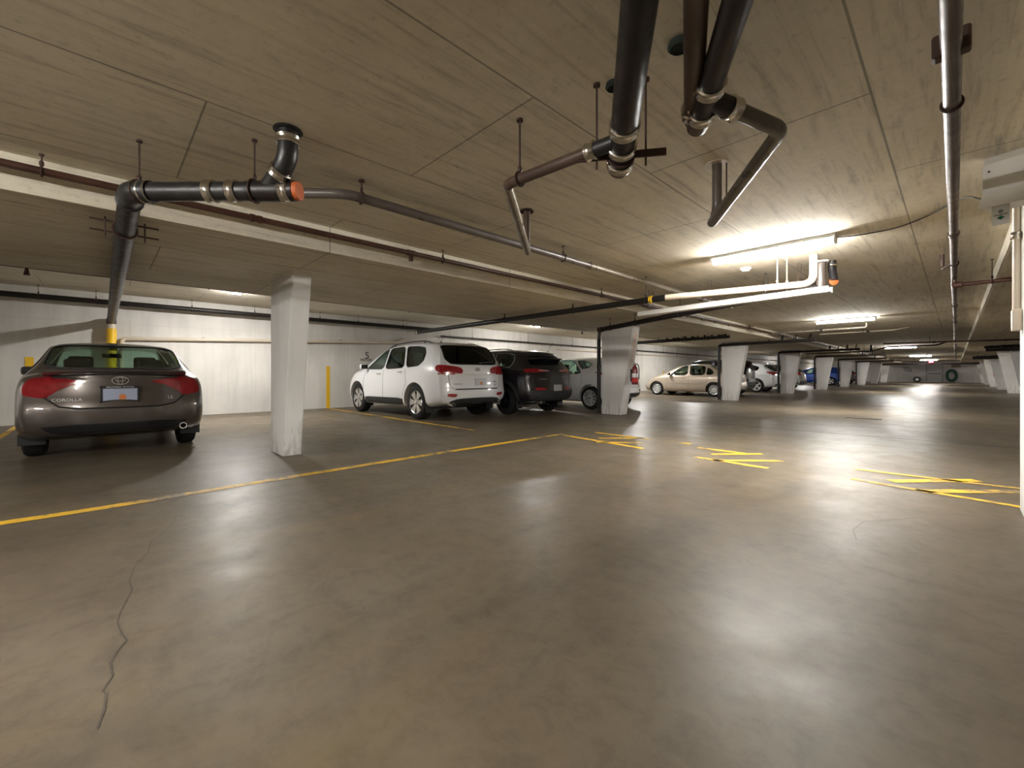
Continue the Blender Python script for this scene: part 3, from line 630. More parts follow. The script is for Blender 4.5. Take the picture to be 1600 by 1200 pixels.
col_pipe(24.86, 'black pipe up the fourth column', -3.0, 0, 5)
col_pipe(32.9, 'black pipe up the fifth column', -2.8, 0, 4)
col_pipe(40.8, 'black pipe up the sixth column', -3.4, 0, 3)
col_pipe(49.3, 'black pipe up the seventh column', -3.2, 0, 3)
o, Q = cross_pipe('dark pipe with a raised dog-leg under the third fluorescent light', [(-5.6, 27.5, 2.08), (-2.9, 27.5, 2.12), (-2.3, 27.5, 2.30), (-.6, 27.5, 2.31), (-.3, 27.5, Z_HI)], .035, hang=(.9,))
MB().cyl(Q[1], Q[1] + V3(0, 0, Z_HI - 2.13), .05, 12).build('riser', 'black_pipe', o)
o, Q = cross_pipe('pale pipe with brass fittings under the second fluorescent light', [(-4.1, 15.6, 2.30), (-1.75, 15.6, 2.32), (-1.75, 15.6, Z_HI)], .03, 'pale_pipe', hang=(.5,))
o, Q = cross_pipe('thin pale pipe between the second and third fluorescent lights', [(-3.2, 17.6, 2.34), (-1.3, 17.6, 2.35), (-1.0, 17.9, Z_HI)], .018, 'pvc', hang=(.6,))
o, Q = cross_pipe('dark pipe crossing the aisle before the end wall', [(-5.6, 62.0, 2.02), (3.0, 62.0, 2.02)], .09, hang=(.2, .5, .8))
o, Q = cross_pipe('thin pale pipe under the far fluorescent lights', [(-4.6, 43., 2.06), (-1.6, 43., 2.06), (-1.4, 43., Z_HI)], .035, 'pvc', hang=(.4, .8))
o, Q = cross_pipe('dark pipe crossing from the right row behind the sprinkler main', [(-2.0, 22.5, 2.20), (2.4, 22.5, 2.16)], .03, 'red_pipe', hang=(.3, .7))
o, Q = cross_pipe('dark pipe bundle above the nearest column of the right row', [(.85, 26.1, 2.02), (3.3, 26.1, 2.03)], .11, hang=(.2, .6)); cluster(o, Q, 22, .16)
o, Q = cross_pipe('dark pipe bundle above the third column of the right row', [(.75, 40.6, 2.02), (3.3, 40.6, 2.03)], .09, hang=(.2, .6)); cluster(o, Q, 16, .14)
# ================================================================ THINGS ON THE CEILING, COLUMNS AND END WALL
sm = at(1165, 421, Z_HI - .02); o = thing('smoke_detector', 'small white smoke detector on the ceiling below the near fluorescent light', 'smoke detector', (sm.x, sm.y, Z_HI))
MB().lathe([(.065, 0), (.065, -.018), (.05, -.03)], (0, 0, 0), (0, 0, 1), 24).build('base', 'white_metal', o); MB().lathe([(.048, -.03), (.044, -.045), (.02, -.052)], (0, 0, 0), (0, 0, 1), 20).build('sensor', 'white_metal', o)
# wall heater at the right edge: hung from the slab in front of the square column
hp = at(1537, 333, 2.07)
o = thing('unit_heater', 'white sheet-metal heater box hung at the top right beside the square column', 'heater', (hp.x, hp.y, 2.0925))
rz = math.atan2(-.30, 1.0); o.rotation_euler = (0, 0, rz)
b = MB(); pr = [(0, 0), (-.075, -.065), (0, -.13), (0, 0)]
# cross-section (depth along -y toward the camera side, z up): sloped lower lip, upright face, bevelled top
sec = [(.0, .0), (-.10, -.02), (-.02, .095), (-.02, .285), (.03, .345), (.13, .345), (.13, .0)]
b.prism([V3(0, y, z) for y, z in sec], (.75, 0, 0)); b.build('casing', 'white_metal', o, smooth=False)
b = MB(); b.prism([V3(.006, y - .003, z) for y, z in ((-.02, .10), (-.02, .135))] + [V3(.75, -.023, .135), V3(.75, -.023, .10)], (0, -.002, 0)); b.build('seam_strip', 'white_metal', o, smooth=False)
MB().cyl((.03, -.026, .235), (.03, -.018, .235), .006, 10).build('screw', 'rod', o)
t_ = MB().box((.085, -.03, -.065), (.078, .004, .13)); cd = t_.build('hanging_card', 'paper', o, smooth=False)
MB().add([(.085 + x, -.0330, -.085 + z) for x, z in ((-.018, 0), (0, -.014), (.018, 0), (0, .014))], [(0, 1, 2, 3)]).build('green_diamond', 'green', cd, smooth=False)
MB().lathe([(.012, 0), (.008, .0005)], (.085, -.0325, -.045), (0, -1, 0), 18).build('round_stamp', 'grey_print', cd, smooth=False)
MB().box((.085, -.0325, -.066), (.062, .001, .008)).build('print_line', 'grey_print', cd, smooth=False)
c0 = o.matrix_basis @ V3(0, .05, .15); pts = [c0, at(1510, 306, Z_HI - .08), at(1487, 318, Z_HI - .02), at(1445, 340, Z_HI - .015), at(1400, 357, Z_HI - .01), at(1340, 368, Z_HI - .01), at(1306, 371, Z_HI - .02)]
pts[0] = V3(hp.x + .02, hp.y + .04, 2.16)
ob = MB().tube([p - pts[0] for p in pts], .006, 8, fillet=.15).build('power_cable', 'black', loc=pts[0]); tag(ob, 'thin dark cable looping across the ceiling from the white heater', 'cable')
cx = .326 - .03
o = thing('conduit', 'pale conduit down the edge of the square white column', 'pipe', (cx + .005, 4.68, 0))
MB().tube([(0, 0, 1.45), (0, 0, Z_LO)], .022, 12).build('pipe_run', 'pvc', o); MB().box((.0, 0, 1.38), (.05, .09, .15), bev=.008).build('junction_box', 'pvc', o)
MB().band((0, 0, 1.98), (0, 0, 1), .024, .05).build('clamp', 'steel', o)
# fire extinguisher and sign on the second column's aisle face
xe = lambda z: -5.65 + .37 * z / Z_LO
o = thing('fire_extinguisher', 'red fire extinguisher hanging on the second white column', 'fire extinguisher', (xe(1.25) + .072, COLS[1] + .22, .74))
MB().lathe([(.02, -.0), (.068, .0), (.072, .02), (.072, .36), (.055, .42), (.028, .45), (.026, .47)], (0, 0, 0), (0, 0, 1), 24).build('cylinder', 'exting', o)
b = MB(); b.box((0, 0, .49), (.05, .05, .05), bev=.006); b.bar((-.02, -.02, .51), (-.02, -.14, .55), .02, .012); b.bar((-.02, -.02, .49), (-.02, -.12, .48), .02, .010); b.build('valve_handle', 'chrome', o, smooth=False)
MB().tube([(0, .02, .49), (.03, .09, .49), (.05, .11, .40), (.055, .09, .12)], .012, 10, fillet=.05).build('hose', 'black', o)
MB().lathe([(.0735, .06), (.0735, .15)], (0, 0, 0), (0, 0, 1), 24, caps=False).build('red_label', 'label_red', o); MB().lathe([(.0735, .17), (.0735, .27)], (0, 0, 0), (0, 0, 1), 24, caps=False).build('paper_label', 'paper', o)
MB().box((-.085, 0, .22), (.03, .06, .3)).build('wall_bracket', 'black', o, smooth=False)
o = thing('safety_sign', 'tall narrow sign with orange-red lettering above the extinguisher', 'sign', (xe(1.62) + .006, COLS[1] + .165, 1.62)); o.rotation_euler = (0, math.atan2(.37, Z_LO), 0)
MB().box((0, 0, 0), (.006, .16, .84)).build('sign_board', 'sign_white', o, smooth=False)
text_mb('FIRE EXTINGUISHER', .105, (.0035, 0, 0), (0, 0, -1), (0, 1, 0), font_scale_x=.72).build('lettering', 'sign_red', o, smooth=False)
o = thing('safety_sign', 'small red sign on the middle column of the right row', 'sign', (1.86 - .37 / Z_LO * 1.0 - .008, 41.13, 1.0)); MB().box((0, 0, 0), (.012, .22, .36), bev=.003).build('sign_board', 'label_red', o, smooth=False)
# end wall
dx = lambda u, v: at_y(u, v, Y_FAR - .02)
dp = dx(1460, 590)
dr = struct(MB().box((dp.x, Y_FAR - .03, 1.06), (1.25, .06, 2.12)).build('door_1', 'door', smooth=False))
b = MB()
for s in (-1, 1): b.box((dp.x + s * .68, Y_FAR - .04, 1.1), (.10, .08, 2.2))
b.box((dp.x, Y_FAR - .04, 2.17), (1.46, .08, .10)); b.build('door_frame', 'grey_print', dr, smooth=False)
MB().box((dp.x, Y_FAR - .09, 1.02), (1.1, .05, .07)).build('push_bar', 'gap', dr, smooth=False)
e = dx(1460, 570); o = thing('exit_sign', 'glowing red exit sign above the grey door in the end wall', 'exit sign', (e.x, 61.2, 2.23))
MB().box((0, 0, 0), (.34, .06, .2), bev=.01).build('casing', 'exit', o, smooth=False); text_mb('EXIT', .15, (0, -.032, 0), (1, 0, 0), (0, 0, 1)).build('lettering', 'plate_print', o, smooth=False)
MB().cyl((0, 0, .09), (0, 0, Z_HI - 2.23), .01, 8).build('stem', 'white_metal', o)
hc = dx(1487, 593); o = thing('hose_coil', 'coiled dark green hose hanging on the end wall beside the door', 'hose', (hc.x, Y_FAR, .85))
b = MB()
for k in range(18):
    rx, rzz = .26 + .045 * (k % 6), .42 + .05 * (k % 6); yk = -.06 - .05 * (k // 6) - .006 * (k % 6)
    b.tube([(rx * math.cos(a), yk, rzz * math.sin(a) - (.12 if math.sin(a) < 0 else 0)) for a in [2 * PI * i / 28 for i in range(28)]], .028, 8, closed=True)
b.build('hose', 'hose', o); MB().cyl((0, 0, .30), (0, -.32, .30), .12, 14).build('wall_hook', 'grey_print', o)
sb = dx(1494, 577.5); o = thing('notice_board', 'small brown board high on the end wall above the hose', 'board', (sb.x, Y_FAR, 1.95)); MB().box((0, -.015, 0), (.75, .03, .42), bev=.005).build('board', 'brown_sign', o, smooth=False)
tp = dx(1433, 598); o = thing('spare_tyre', 'small black tyre leaning against the end wall', 'tyre', (tp.x, Y_FAR - .16, .32))
MB().lathe([(.17, -.07), (.24, -.095), (.31, -.08), (.32, -.03), (.32, .03), (.31, .08), (.24, .095), (.17, .07), (.17, -.07)], (0, 0, 0), (0, 1, 0), 28, caps=False).build('tyre', 'rubber', o); MB().lathe([(.175, -.05), (.06, -.045), (.05, -.06), (.01, -.06)], (0, 0, 0), (0, 1, 0), 20).build('wheel_rim', 'pale_alloy', o)
bp = dx(1418, 582); o = thing('wire_bundle', 'tangle of dark wire hanging on the end wall left of the door', 'wire', (bp.x, Y_FAR - .05, 1.55))
b = MB()
for k in range(4): b.tube([((.32 + .05 * k) * math.cos(a + k), -.02 * k, (.28 + .04 * k) * math.sin(a + k * .4)) for a in [2 * PI * i / 20 for i in range(20)]], .014, 6, closed=True)
b.build('wire', 'grey_print', o)
# ================================================================ CARS
def pchip(pts):
    X = np.array([p[0] for p in pts], float); Y = np.array([p[1] for p in pts], float); h = np.diff(X); dl = np.diff(Y) / h; n = len(X); m = np.zeros(n)
    for i in range(1, n - 1):
        if dl[i - 1] * dl[i] > 0:
            w1, w2 = 2 * h[i] + h[i - 1], h[i] + 2 * h[i - 1]; m[i] = (w1 + w2) / (w1 / dl[i - 1] + w2 / dl[i])
    m[0], m[-1] = dl[0], dl[-1]
    def f(x):
        x = min(max(x, X[0]), X[-1]); i = min(max(int(np.searchsorted(X, x)) - 1, 0), n - 2); t = (x - X[i]) / h[i]
        return float((2 * t ** 3 - 3 * t * t + 1) * Y[i] + (t ** 3 - 2 * t * t + t) * h[i] * m[i] + (-2 * t ** 3 + 3 * t * t) * Y[i + 1] + (t ** 3 - t * t) * h[i] * m[i + 1])
    return f
def catmull(P, counts):
    P = [np.array(p, float) for p in P]; P = [2 * P[0] - P[1]] + P + [2 * P[-1] - P[-2]]; out = []
    for i in range(1, len(P) - 2):
        p0, p1, p2, p3 = P[i - 1:i + 3]
        t1 = max(1e-4, np.linalg.norm(p1 - p0)) ** .5; t2 = max(1e-4, np.linalg.norm(p2 - p1)) ** .5; t3 = max(1e-4, np.linalg.norm(p3 - p2)) ** .5
        m1 = (p2 - p1) + t2 * ((p1 - p0) / t1 - (p2 - p0) / (t1 + t2)); m2 = (p2 - p1) + t2 * ((p3 - p2) / t3 - (p3 - p1) / (t2 + t3))
        for k in range(counts[i - 1]):
            t = k / counts[i - 1]; out.append((2 * t ** 3 - 3 * t * t + 1) * p1 + (t ** 3 - 2 * t * t + t) * m1 + (-2 * t ** 3 + 3 * t * t) * p2 + (t ** 3 - t * t) * m2)
    out.append(P[-2]); return out
sst = lambda x: (lambda t: t * t * (3 - 2 * t))(min(max(x, 0), 1))
MAC = 10
def body_mesh(S, cav=False):
    Lc, W = S['L'], S['W']; ft, fb, fz = pchip(S['top']), pchip(S['belt']), pchip(S['bot'])
    fp = pchip([(0, S.get('tail_w', .90)), (.12, .95), (.35, .985), (.9, 1), (Lc - 1.0, 1), (Lc - .45, .975), (Lc - .15, .90), (Lc, .82)])
    fxr, fxf = pchip(S['xr']), pchip(S['xf']); RW = S['roofw']; RH = max(p[1] for p in S['top'])
    if cav: xs = list(np.linspace(S['cav'][0], S['cav'][1], 22))
    else: xs = sorted(set([0, .03, .08, .15] + list(np.linspace(.24, Lc - .24, S.get('nx', 38))) + [Lc - .15, Lc - .08, Lc - .03, Lc]))
    counts = [1, 2, 2, 1, 5]; V = {}; vs = []; nA = len(xs)
    rows = []
    for xn in xs:
        zt = ft(xn); w = W / 2 * fp(xn); zb = fz(xn); zs = min(fb(xn), zt - .035); gg = sst((zt - zs - .04) / max(.1, RH - zs - .08))
        wte = w * (S.get('deckw', .86) * (1 - gg) + RW * gg); cr = .02 * (1 - gg) + .045 * gg; zte = zt - cr
        ws = w * (.965 if gg > .05 else .955)
        if cav: w -= .07; ws -= .075; wte -= .065; zt -= .035; zte -= .05; zb = 2 * S['tyre_r'] + .10; zs = max(zs, zb + .05); zte = max(zte, zs + .03); zt = max(zt, zte + .01)
        P = [(w * .90, zb), (w * .985, zb + .07), (w, zb + .52 * (zs - zb)), (w * .992, zs - .09), (ws, zs), (wte, zte)]
        rows.append((xn, catmull(P, counts), zt))
    n = len(rows[0][1]) - 1
    kr, kf = S.get('kr', .95), S.get('kf', .9)
    def pos(a, t, c):
        xn, R, zt = rows[a]; y, z = R[c]; y *= t
        if c == n: z += (zt - z) * (1 - abs(t) ** 2.2)
        fr = max(0, 1 - xn / kr) ** 1.4; ff = max(0, 1 - (Lc - xn) / kf) ** 1.4
        x = xn + (fxr(z) + S.get('bow', .10) * abs(t) ** 2.4) * fr - (fxf(z) + S.get('bowf', .22) * abs(t) ** 2.2) * ff
        return (x - Lc / 2, y, z)
    def vid(a, b, c):
        k = (a, b, c)
        if k not in V: V[k] = len(vs); vs.append(pos(a, b / (MAC / 2) - 1, c))
        return V[k]
    fs = []; A = nA - 1
    for a in range(A):
        for c in range(n):
            fs.append((vid(a, 0, c), vid(a, 0, c + 1), vid(a + 1, 0, c + 1), vid(a + 1, 0, c))); fs.append((vid(a, MAC, c), vid(a + 1, MAC, c), vid(a + 1, MAC, c + 1), vid(a, MAC, c + 1)))
        for b in range(MAC):
            fs.append((vid(a, b, 0), vid(a + 1, b, 0), vid(a + 1, b + 1, 0), vid(a, b + 1, 0))); fs.append((vid(a, b, n), vid(a, b + 1, n), vid(a + 1, b + 1, n), vid(a + 1, b, n)))
    for b in range(MAC):
        for c in range(n):
            fs.append((vid(0, b, c), vid(0, b + 1, c), vid(0, b + 1, c + 1), vid(0, b, c + 1))); fs.append((vid(A, b, c), vid(A, b, c + 1), vid(A, b + 1, c + 1), vid(A, b + 1, c)))
    me = bpy.data.meshes.new('body'); me.from_pydata(vs, [], fs); me.update()
    bm = bmesh.new(); bm.from_mesh(me); bmesh.ops.recalc_face_normals(bm, faces=bm.faces[:]); bm.to_mesh(me); bm.free()
    return me
def evaluate(me, mods):
    ob = bpy.data.objects.new('working', me); COL.objects.link(ob); tmp = []
    for kind, arg in mods:
        if kind == 'sub': q = ob.modifiers.new('s', 'SUBSURF'); q.levels = arg; q.render_levels = arg
        else:
            co = bpy.data.objects.new('working_cut', arg); COL.objects.link(co); tmp.append(co)
            q = ob.modifiers.new('b', 'BOOLEAN'); q.operation = 'DIFFERENCE'; q.object = co; q.solver = 'EXACT'
    dg = bpy.context.evaluated_depsgraph_get(); dg.update()
    out = bpy.data.meshes.new_from_object(ob.evaluated_get(dg))
    for t in tmp + [ob]: bpy.data.objects.remove(t)
    return out
def rounded(poly, it=2, q=.22):
    P = [np.array(p, float) for p in poly]
    for _ in range(it):
        N = []
        for i in range(len(P)):
            a, b = P[i], P[(i + 1) % len(P)]; N += [a + (b - a) * q, b - (b - a) * q]
        P = N
    return P
def dense(P, step=.05, closed=True):
    out = []; n = len(P)
    for i in range(n if closed else n - 1):
        a, b = P[i], P[(i + 1) % n]; k = max(1, int(math.ceil(np.linalg.norm(b - a) / step)))
        out += [a + (b - a) * j / k for j in range(k)]
    if not closed: out.append(P[-1])
    return out
PROJ = {}
def projector(S, kind, sgn):
    h = S['L'] / 2; w = S['W'] / 2
    if kind == 'side': return V3(-h, sgn * 3, 0), V3(1, 0, 0), V3(0, -sgn, 0)                  # a = x from the rear bumper
    if kind == 'rear': return V3(-h - 3, 0, 0), V3(0, sgn, 0), V3(1, 0, 0)                      # a = y outward on the sgn side
    if kind == 'front': return V3(h + 3, 0, 0), V3(0, sgn, 0), V3(-1, 0, 0)
    if kind == 'corner': D = V3(.8, -.6 * sgn, 0); return V3(-h, sgn * w, 0) - D * 3, V3(.6, .8 * sgn, 0), D
def project(B, S, poly, kind, sgn=1, off=0.):
    o, U, D = projector(S, kind, sgn); out = []
    for p in poly:
        hit, nrm, i, d = B.ray_cast(o + U * float(p[0]) + V3(0, 0, float(p[1])), D, 6.)
        out.append(None if hit is None else hit - D * off)
    good = [q for q in out if q is not None]
    if not good: return [o + U * float(p[0]) + V3(0, 0, float(p[1])) + D * 2.2 for p in poly]
    last = good[0]
    for i, q in enumerate(out):                        # a miss takes the depth of its neighbour
        if q is None:
            p = poly[i]; base = o + U * float(p[0]) + V3(0, 0, float(p[1])); out[i] = base + D * (last - base).dot(D)
        else: last = q
    return out
def patch(B, S, poly, kind, sgn=1, off=.003, thick=.012, it=2, q=.22, rings=3, step=.05):
    P = dense(rounded(poly, it, q) if it else [np.array(p, float) for p in poly], step); c = sum(P) / len(P); n = len(P); rg = [1 - k / rings for k in range(rings)]
    pts = [c + (p - c) * r for r in rg for p in P] + [c]; W3 = project(B, S, pts, kind, sgn, off); D = projector(S, kind, sgn)[2]
    fs = []
    for k in range(rings - 1):
        for i in range(n): fs.append((k * n + i, k * n + (i + 1) % n, (k + 1) * n + (i + 1) % n, (k + 1) * n + i))
    k = rings - 1; fs += [(k * n + i, k * n + (i + 1) % n, rings * n) for i in range(n)]
    mb = MB(); N = len(pts); mb.v = [tuple(p) for p in W3]; mb.f = list(fs)
    if thick:
        mb.v += [tuple(p + D * thick) for p in W3]; mb.f += [tuple(j + N for j in f[::-1]) for f in fs] + [(i, i + N, (i + 1) % n + N, (i + 1) % n) for i in range(n)]
    return mb
def outline(B, S, poly, kind, sgn=1, r=.01, it=2, q=.22, off=0., n=6):
    P = dense(rounded(poly, it, q) if it else [np.array(p, float) for p in poly], .06); return MB().tube(project(B, S, P, kind, sgn, off), r, n, closed=True)
def seam(B, S, pts, kind, sgn=1, r=.0035, off=.0):
    P = dense([np.array(p, float) for p in pts], .05, False); return MB().tube(project(B, S, P, kind, sgn, off), r, 5)
def wheel(par, S, x, sgn, far=False):
    R, wd, rr = S['tyre_r'], S['tyre_w'], S['rim_r']; h = S['L'] / 2; yo = S['W'] / 2 - .035
    p = V3(x - h, sgn * yo, R); d = V3(0, sgn, 0); n = 24 if far else 36
    t = MB().lathe([(rr, -wd), (rr + .03, -wd - .004), (R - .03, -wd + .008), (R - .006, -wd + .03), (R, -wd + .055), (R, -.055), (R - .006, -.03), (R - .03, -.008), (rr + .03, .004), (rr, -.004), (rr - .006, -.03), (rr - .006, -wd), (rr, -wd)], p, d, n, caps=False).build('wheel', 'rubber', par)
    fx, fy, fd = frame(d); b = MB()
    b.lathe([(rr + .004, -.004), (rr - .004, .002), (rr - .016, -.006), (rr - .020, -.06), (rr - .022, -wd + .02)], p, d, n, caps=False)
    b.lathe([(.075, -.05), (.07, -.022), (.035, -.014), (.034, -.008), (.004, -.006)], p, d, 20)
    for k in range(S['spokes']):
        for sp in ((0,) if S.get('single', True) else (-.5, .5)):
            a0 = 2 * PI * k / S['spokes']; a = a0 + sp * S.get('split', .34); e = fx * math.cos(a) + fy * math.sin(a); e0 = fx * math.cos(a0) + fy * math.sin(a0); tn = d.cross(e)
            w0, w1 = S['spoke_w']; q0, q1 = p + e0 * .045 + tn * 0, p + e * (rr - .014)
            vs = [q0 + tn * w0 / 2 - d * .018, q0 - tn * w0 / 2 - d * .018, q1 - tn * w1 / 2 - d * .010, q1 + tn * w1 / 2 - d * .010]
            b.add(vs + [v - d * .035 for v in vs], [(0, 1, 2, 3), (7, 6, 5, 4), (0, 4, 5, 1), (1, 5, 6, 2), (2, 6, 7, 3), (3, 7, 4, 0)])
    b.build('rim', S.get('rim_m', 'alloy'), t, smooth=not far)
    MB().lathe([(rr * .8, -wd * .55), (rr * .8, -wd * .50), (.05, -wd * .50), (.05, -wd * .55)], p, d, 20).build('brake_disc', 'disc', t)
    if not far: MB().lathe([(.028, -.008), (.026, -.003), (.004, -.002)], p, d, 16).build('centre_cap', 'chrome', t)
    return t
def seat_mb(x, y, w, zr, hr=True, lean=.22):
    b = MB(); b.box((x + .22, y, .52), (.48, w, .16), bev=.04)
    b.prism([V3(x, y - w / 2 + .03, .55), V3(x - lean * .5, y - w / 2 + .06, zr - .22), V3(x - lean * .5, y + w / 2 - .06, zr - .22), V3(x, y + w / 2 - .03, .55)], (-.12, 0, .02))
    if hr: b.box((x - lean * .62 - .04, y, zr - .09), (.10, .27, .19), bev=.035); b.cyl((x - lean * .55 - .04, y, zr - .26), (x - lean * .6 - .04, y, zr - .12), .02, 8)
    return b
def car(name, label, S, loc, rz=PI, scale=1., far=False, group='parked cars'):
    root = thing(name, label, 'car', loc, rz, group, scale); Lc, W, h = S['L'], S['W'], S['L'] / 2
    outer = evaluate(body_mesh(S), [('sub', 1)]); B = BVHTree.FromPolygons([v.co.copy() for v in outer.vertices], [tuple(p.vertices) for p in outer.polygons])
    cavm = evaluate(body_mesh(S, True), [('sub', 1)]); cavm.polygons.foreach_set('material_index', [1] * len(cavm.polygons))
    cut = MB(); cut2 = MB()
    for P in S['side_win']:
        Q = rounded(P, 2, S.get('winq', .16)); cut.prism([V3(p[0] - h, -W, p[1]) for p in Q], (0, 2 * W, 0))
    for x in (S['axle'], S['axle'] + S['wb']):
        for s in (-1, 1): cut.cyl((x - h, s * (W / 2 - .30), S['tyre_r'] + .012), (x - h, s * (W / 2 + .3), S['tyre_r'] + .012), S['tyre_r'] + S.get('arch', .048), 40)
    cx = (S['cav'][0] + S['cav'][1]) / 2 - h
    for P, x0 in ((S['rear_win'], -h - .5), (S['front_win'], h + .5)):
        Q = rounded([(y, z) for y, z in P] + [(-y, z) for y, z in P[::-1]], 2, .12); cut2.prism([V3(x0, p[0], p[1]) for p in Q], (cx - x0, 0, 0))
    cm, cm2 = cut.mesh('cut'), cut2.mesh('cut')
    for m_ in (cm, cm2): m_.polygons.foreach_set('material_index', [1] * len(m_.polygons))
    for m_ in (outer, cavm, cm, cm2):
        m_.materials.clear(); m_.materials.append(M[S['paint']]); m_.materials.append(M['interior'])
    nw = len(cut.f)
    bodym = evaluate(outer, [('cut', cavm), ('cut', cm), ('cut', cm2)])
    link('body', bodym, None, root, True, ang=32)
    gs, gr = S.get('glass', 'glass'), S.get('rear_glass', 'glass')
    for s in (1, -1):
        for i, P in enumerate(S['side_win']):
            patch(B, S, P, 'side', s, -.008, .004, 2, S.get('winq', .16)).build('side_window', S.get('glass_list', [gs] * 9)[i], root)
            if not far: outline(B, S, P, 'side', s, .009, 2, S.get('winq', .16)).build('window_trim', S.get('win_trim', 'black'), root)
        for x in (S['axle'], S['axle'] + S['wb']): wheel(root, S, x, s, far)
    rwp = [(y, z) for y, z in S['rear_win']] + [(-y, z) for y, z in S['rear_win'][::-1]]; fwp = [(y, z) for y, z in S['front_win']] + [(-y, z) for y, z in S['front_win'][::-1]]
    patch(B, S, rwp, 'rear', 1, -.008, .004, 2, .12, 5).build('rear_window', gr, root); patch(B, S, fwp, 'front', 1, -.008, .004, 2, .12, 5).build('windshield', 'glass', root)
    outline(B, S, rwp, 'rear', 1, .011, 2, .12).build('window_trim', 'black', root)
    # seats and dash
    zr = S['roof'] - .20
    for s in (1, -1): seat_mb(S['seat_x'] - h, s * .36, .50, zr).build('front_seat', 'seat', root); seat_mb(S['seat_x'] - .88 - h, s * .37, .56, zr - .06, lean=.3).build('rear_seat', 'seat', root)
    b = MB(); b.box((S['seat_x'] + .98 - h, 0, .82), (.35, W * .78, .22), bev=.06); b.build('dashboard', 'interior', root)
    st = V3(S['seat_x'] + .68 - h, .36, .93); b = MB().tube([st + V3(-.06 * math.sin(a), .18 * math.cos(a), .17 * math.sin(a)) for a in [2 * PI * k / 20 for k in range(20)]], .014, 6, closed=True); b.cyl(st, st + V3(.2, 0, -.1), .03, 8); b.build('steering_wheel', 'interior', root)
    for kind, nm, P, m_, kw in S.get('patches', []):
        kw = dict(kw); both = kw.pop('both', True); lab = kw.pop('lab', None)
        for s in ((1, -1) if both else (kw.pop('sgn', 1),)):
            kw.pop('sgn', None); ob = patch(B, S, P, kind, s, **kw).build(nm, m_, root)
            if lab: ob['label'] = lab
    for kind, nm, P, m_, r in S.get('seams', []):
        for s in ((1, -1) if kind == 'side' else (1,)): seam(B, S, P, kind, s, r).build(nm, m_, root)
    # mirrors, handles
    mx, mz = S['mirror']
    for s in (1, -1):
        q = project(B, S, [(mx, mz)], 'side', s)[0]; b = MB(); b.box((q.x - .01, q.y + s * .13, mz + .045), (.11, .20, .135), bev=.045); b.bar((q.x, q.y - s * .03, mz), (q.x, q.y + s * .07, mz + .02), .05, .03)
        mr = b.build('wing_mirror', S.get('mirror_m', S['paint']), root); MB().box((q.x - .066, q.y + s * .135, mz + .045), (.006, .16, .10), bev=.002).build('mirror_glass', S.get('mirror_back', 'black'), mr)
        for x, z in S['handles']:
            q = project(B, S, [(x, z)], 'side', s)[0]; MB().box((q.x, q.y + s * .012, z), (.19, .03, .028), bev=.010).build('door_handle', S.get('handle_m', S['paint']), root)
    return root, B
def rear_pt(B, S, y, z, off=0.): return project(B, S, [(y, z)], 'rear', 1, off)[0]
def plate(B, S, root, y, z, m='plate', frame_m=None, w=.305, hh=.152, top='', blot=True):
    q = rear_pt(B, S, y, z, .012); pl = MB().box(q, (.012, w, hh)).build('licence_plate', m, root, smooth=False)
    if frame_m:
        b = MB(); 
        for dy, dz, sy, sz in ((0, hh / 2 + .012, w + .05, .032), (0, -hh / 2 - .008, w + .05, .026), (-w / 2 - .008, 0, .02, hh), (w / 2 + .008, 0, .02, hh)): b.box(q + V3(-.004, dy, dz), (.014, sy, sz))
        b.build('plate_frame', frame_m, pl, smooth=False)
        if top: text_mb(top, .026, q + V3(-.0125, 0, hh / 2 + .012), (0, -1, 0), (0, 0, 1), .001).build('lettering', 'plate_print', pl, smooth=False)
    if blot: MB().lathe([(.034, 0), (.001, .001)], q + V3(-.0065, -.02, -.03), (-1, 0, 0), 20).build('orange_blot', 'plate_orange', pl, smooth=False)
    return pl
def exhaust(root, q, r=.032, m='chrome'):
    MB().lathe([(r, .16), (r, 0), (r + .004, -.004), (r + .004, -.012), (r - .004, -.012), (r - .006, .02), (r - .006, .12)], q, (1, 0, 0), 20, caps=False).build('exhaust_tip', m, root)
def badge(B, S, root, txt, size, y, z, m='plate_print', sx=1.):
    mb = text_mb(txt, size, V3(0, y, z), (0, -1, 0), (0, 0, 1), .004, sx); W3 = project(B, S, [(v[1], v[2]) for v in mb.v], 'rear', 1, .003)
    mb.v = [(w_.x + v[0], v[1], v[2]) for v, w_ in zip(mb.v, W3)]; mb.build('badge', m, root, smooth=False)
def ellipse_ring(c, ry, rz, r, mb, n=28):
    return mb.tube([c + V3(0, ry * math.cos(a), rz * math.sin(a)) for a in [2 * PI * k / n for k in range(n)]], r, 6, closed=True)
def rails(B, S, root, y, x0, x1, m, hgt=.05):
    h = S['L'] / 2
    for s in (1, -1):
        pts = []
        for x in np.linspace(x0, x1, 12):
            hit = B.ray_cast(V3(x - h, s * y, 3), V3(0, 0, -1))[0]; t = (x - x0) / (x1 - x0); pts.append(hit + V3(0, 0, hgt * min(1, 7 * t, 7 * (1 - t)) - .008))
        b = MB().tube(pts, .014, 8); [b.cyl(pts[k] - V3(0, 0, hgt), pts[k], .016, 8) for k in (2, 9)]; b.build('roof_rail', m, root)
def antenna(B, S, root, x, y, ln=.35):
    hit = B.ray_cast(V3(x - S['L'] / 2, y, 3), V3(0, 0, -1))[0]; MB().lathe([(.018, 0), (.012, .03)], hit, (0, 0, 1), 10).cyl(hit + V3(0, 0, .02), hit + V3(-ln * .6, 0, ln * .8), .0035, 6).build('antenna', 'black', root)
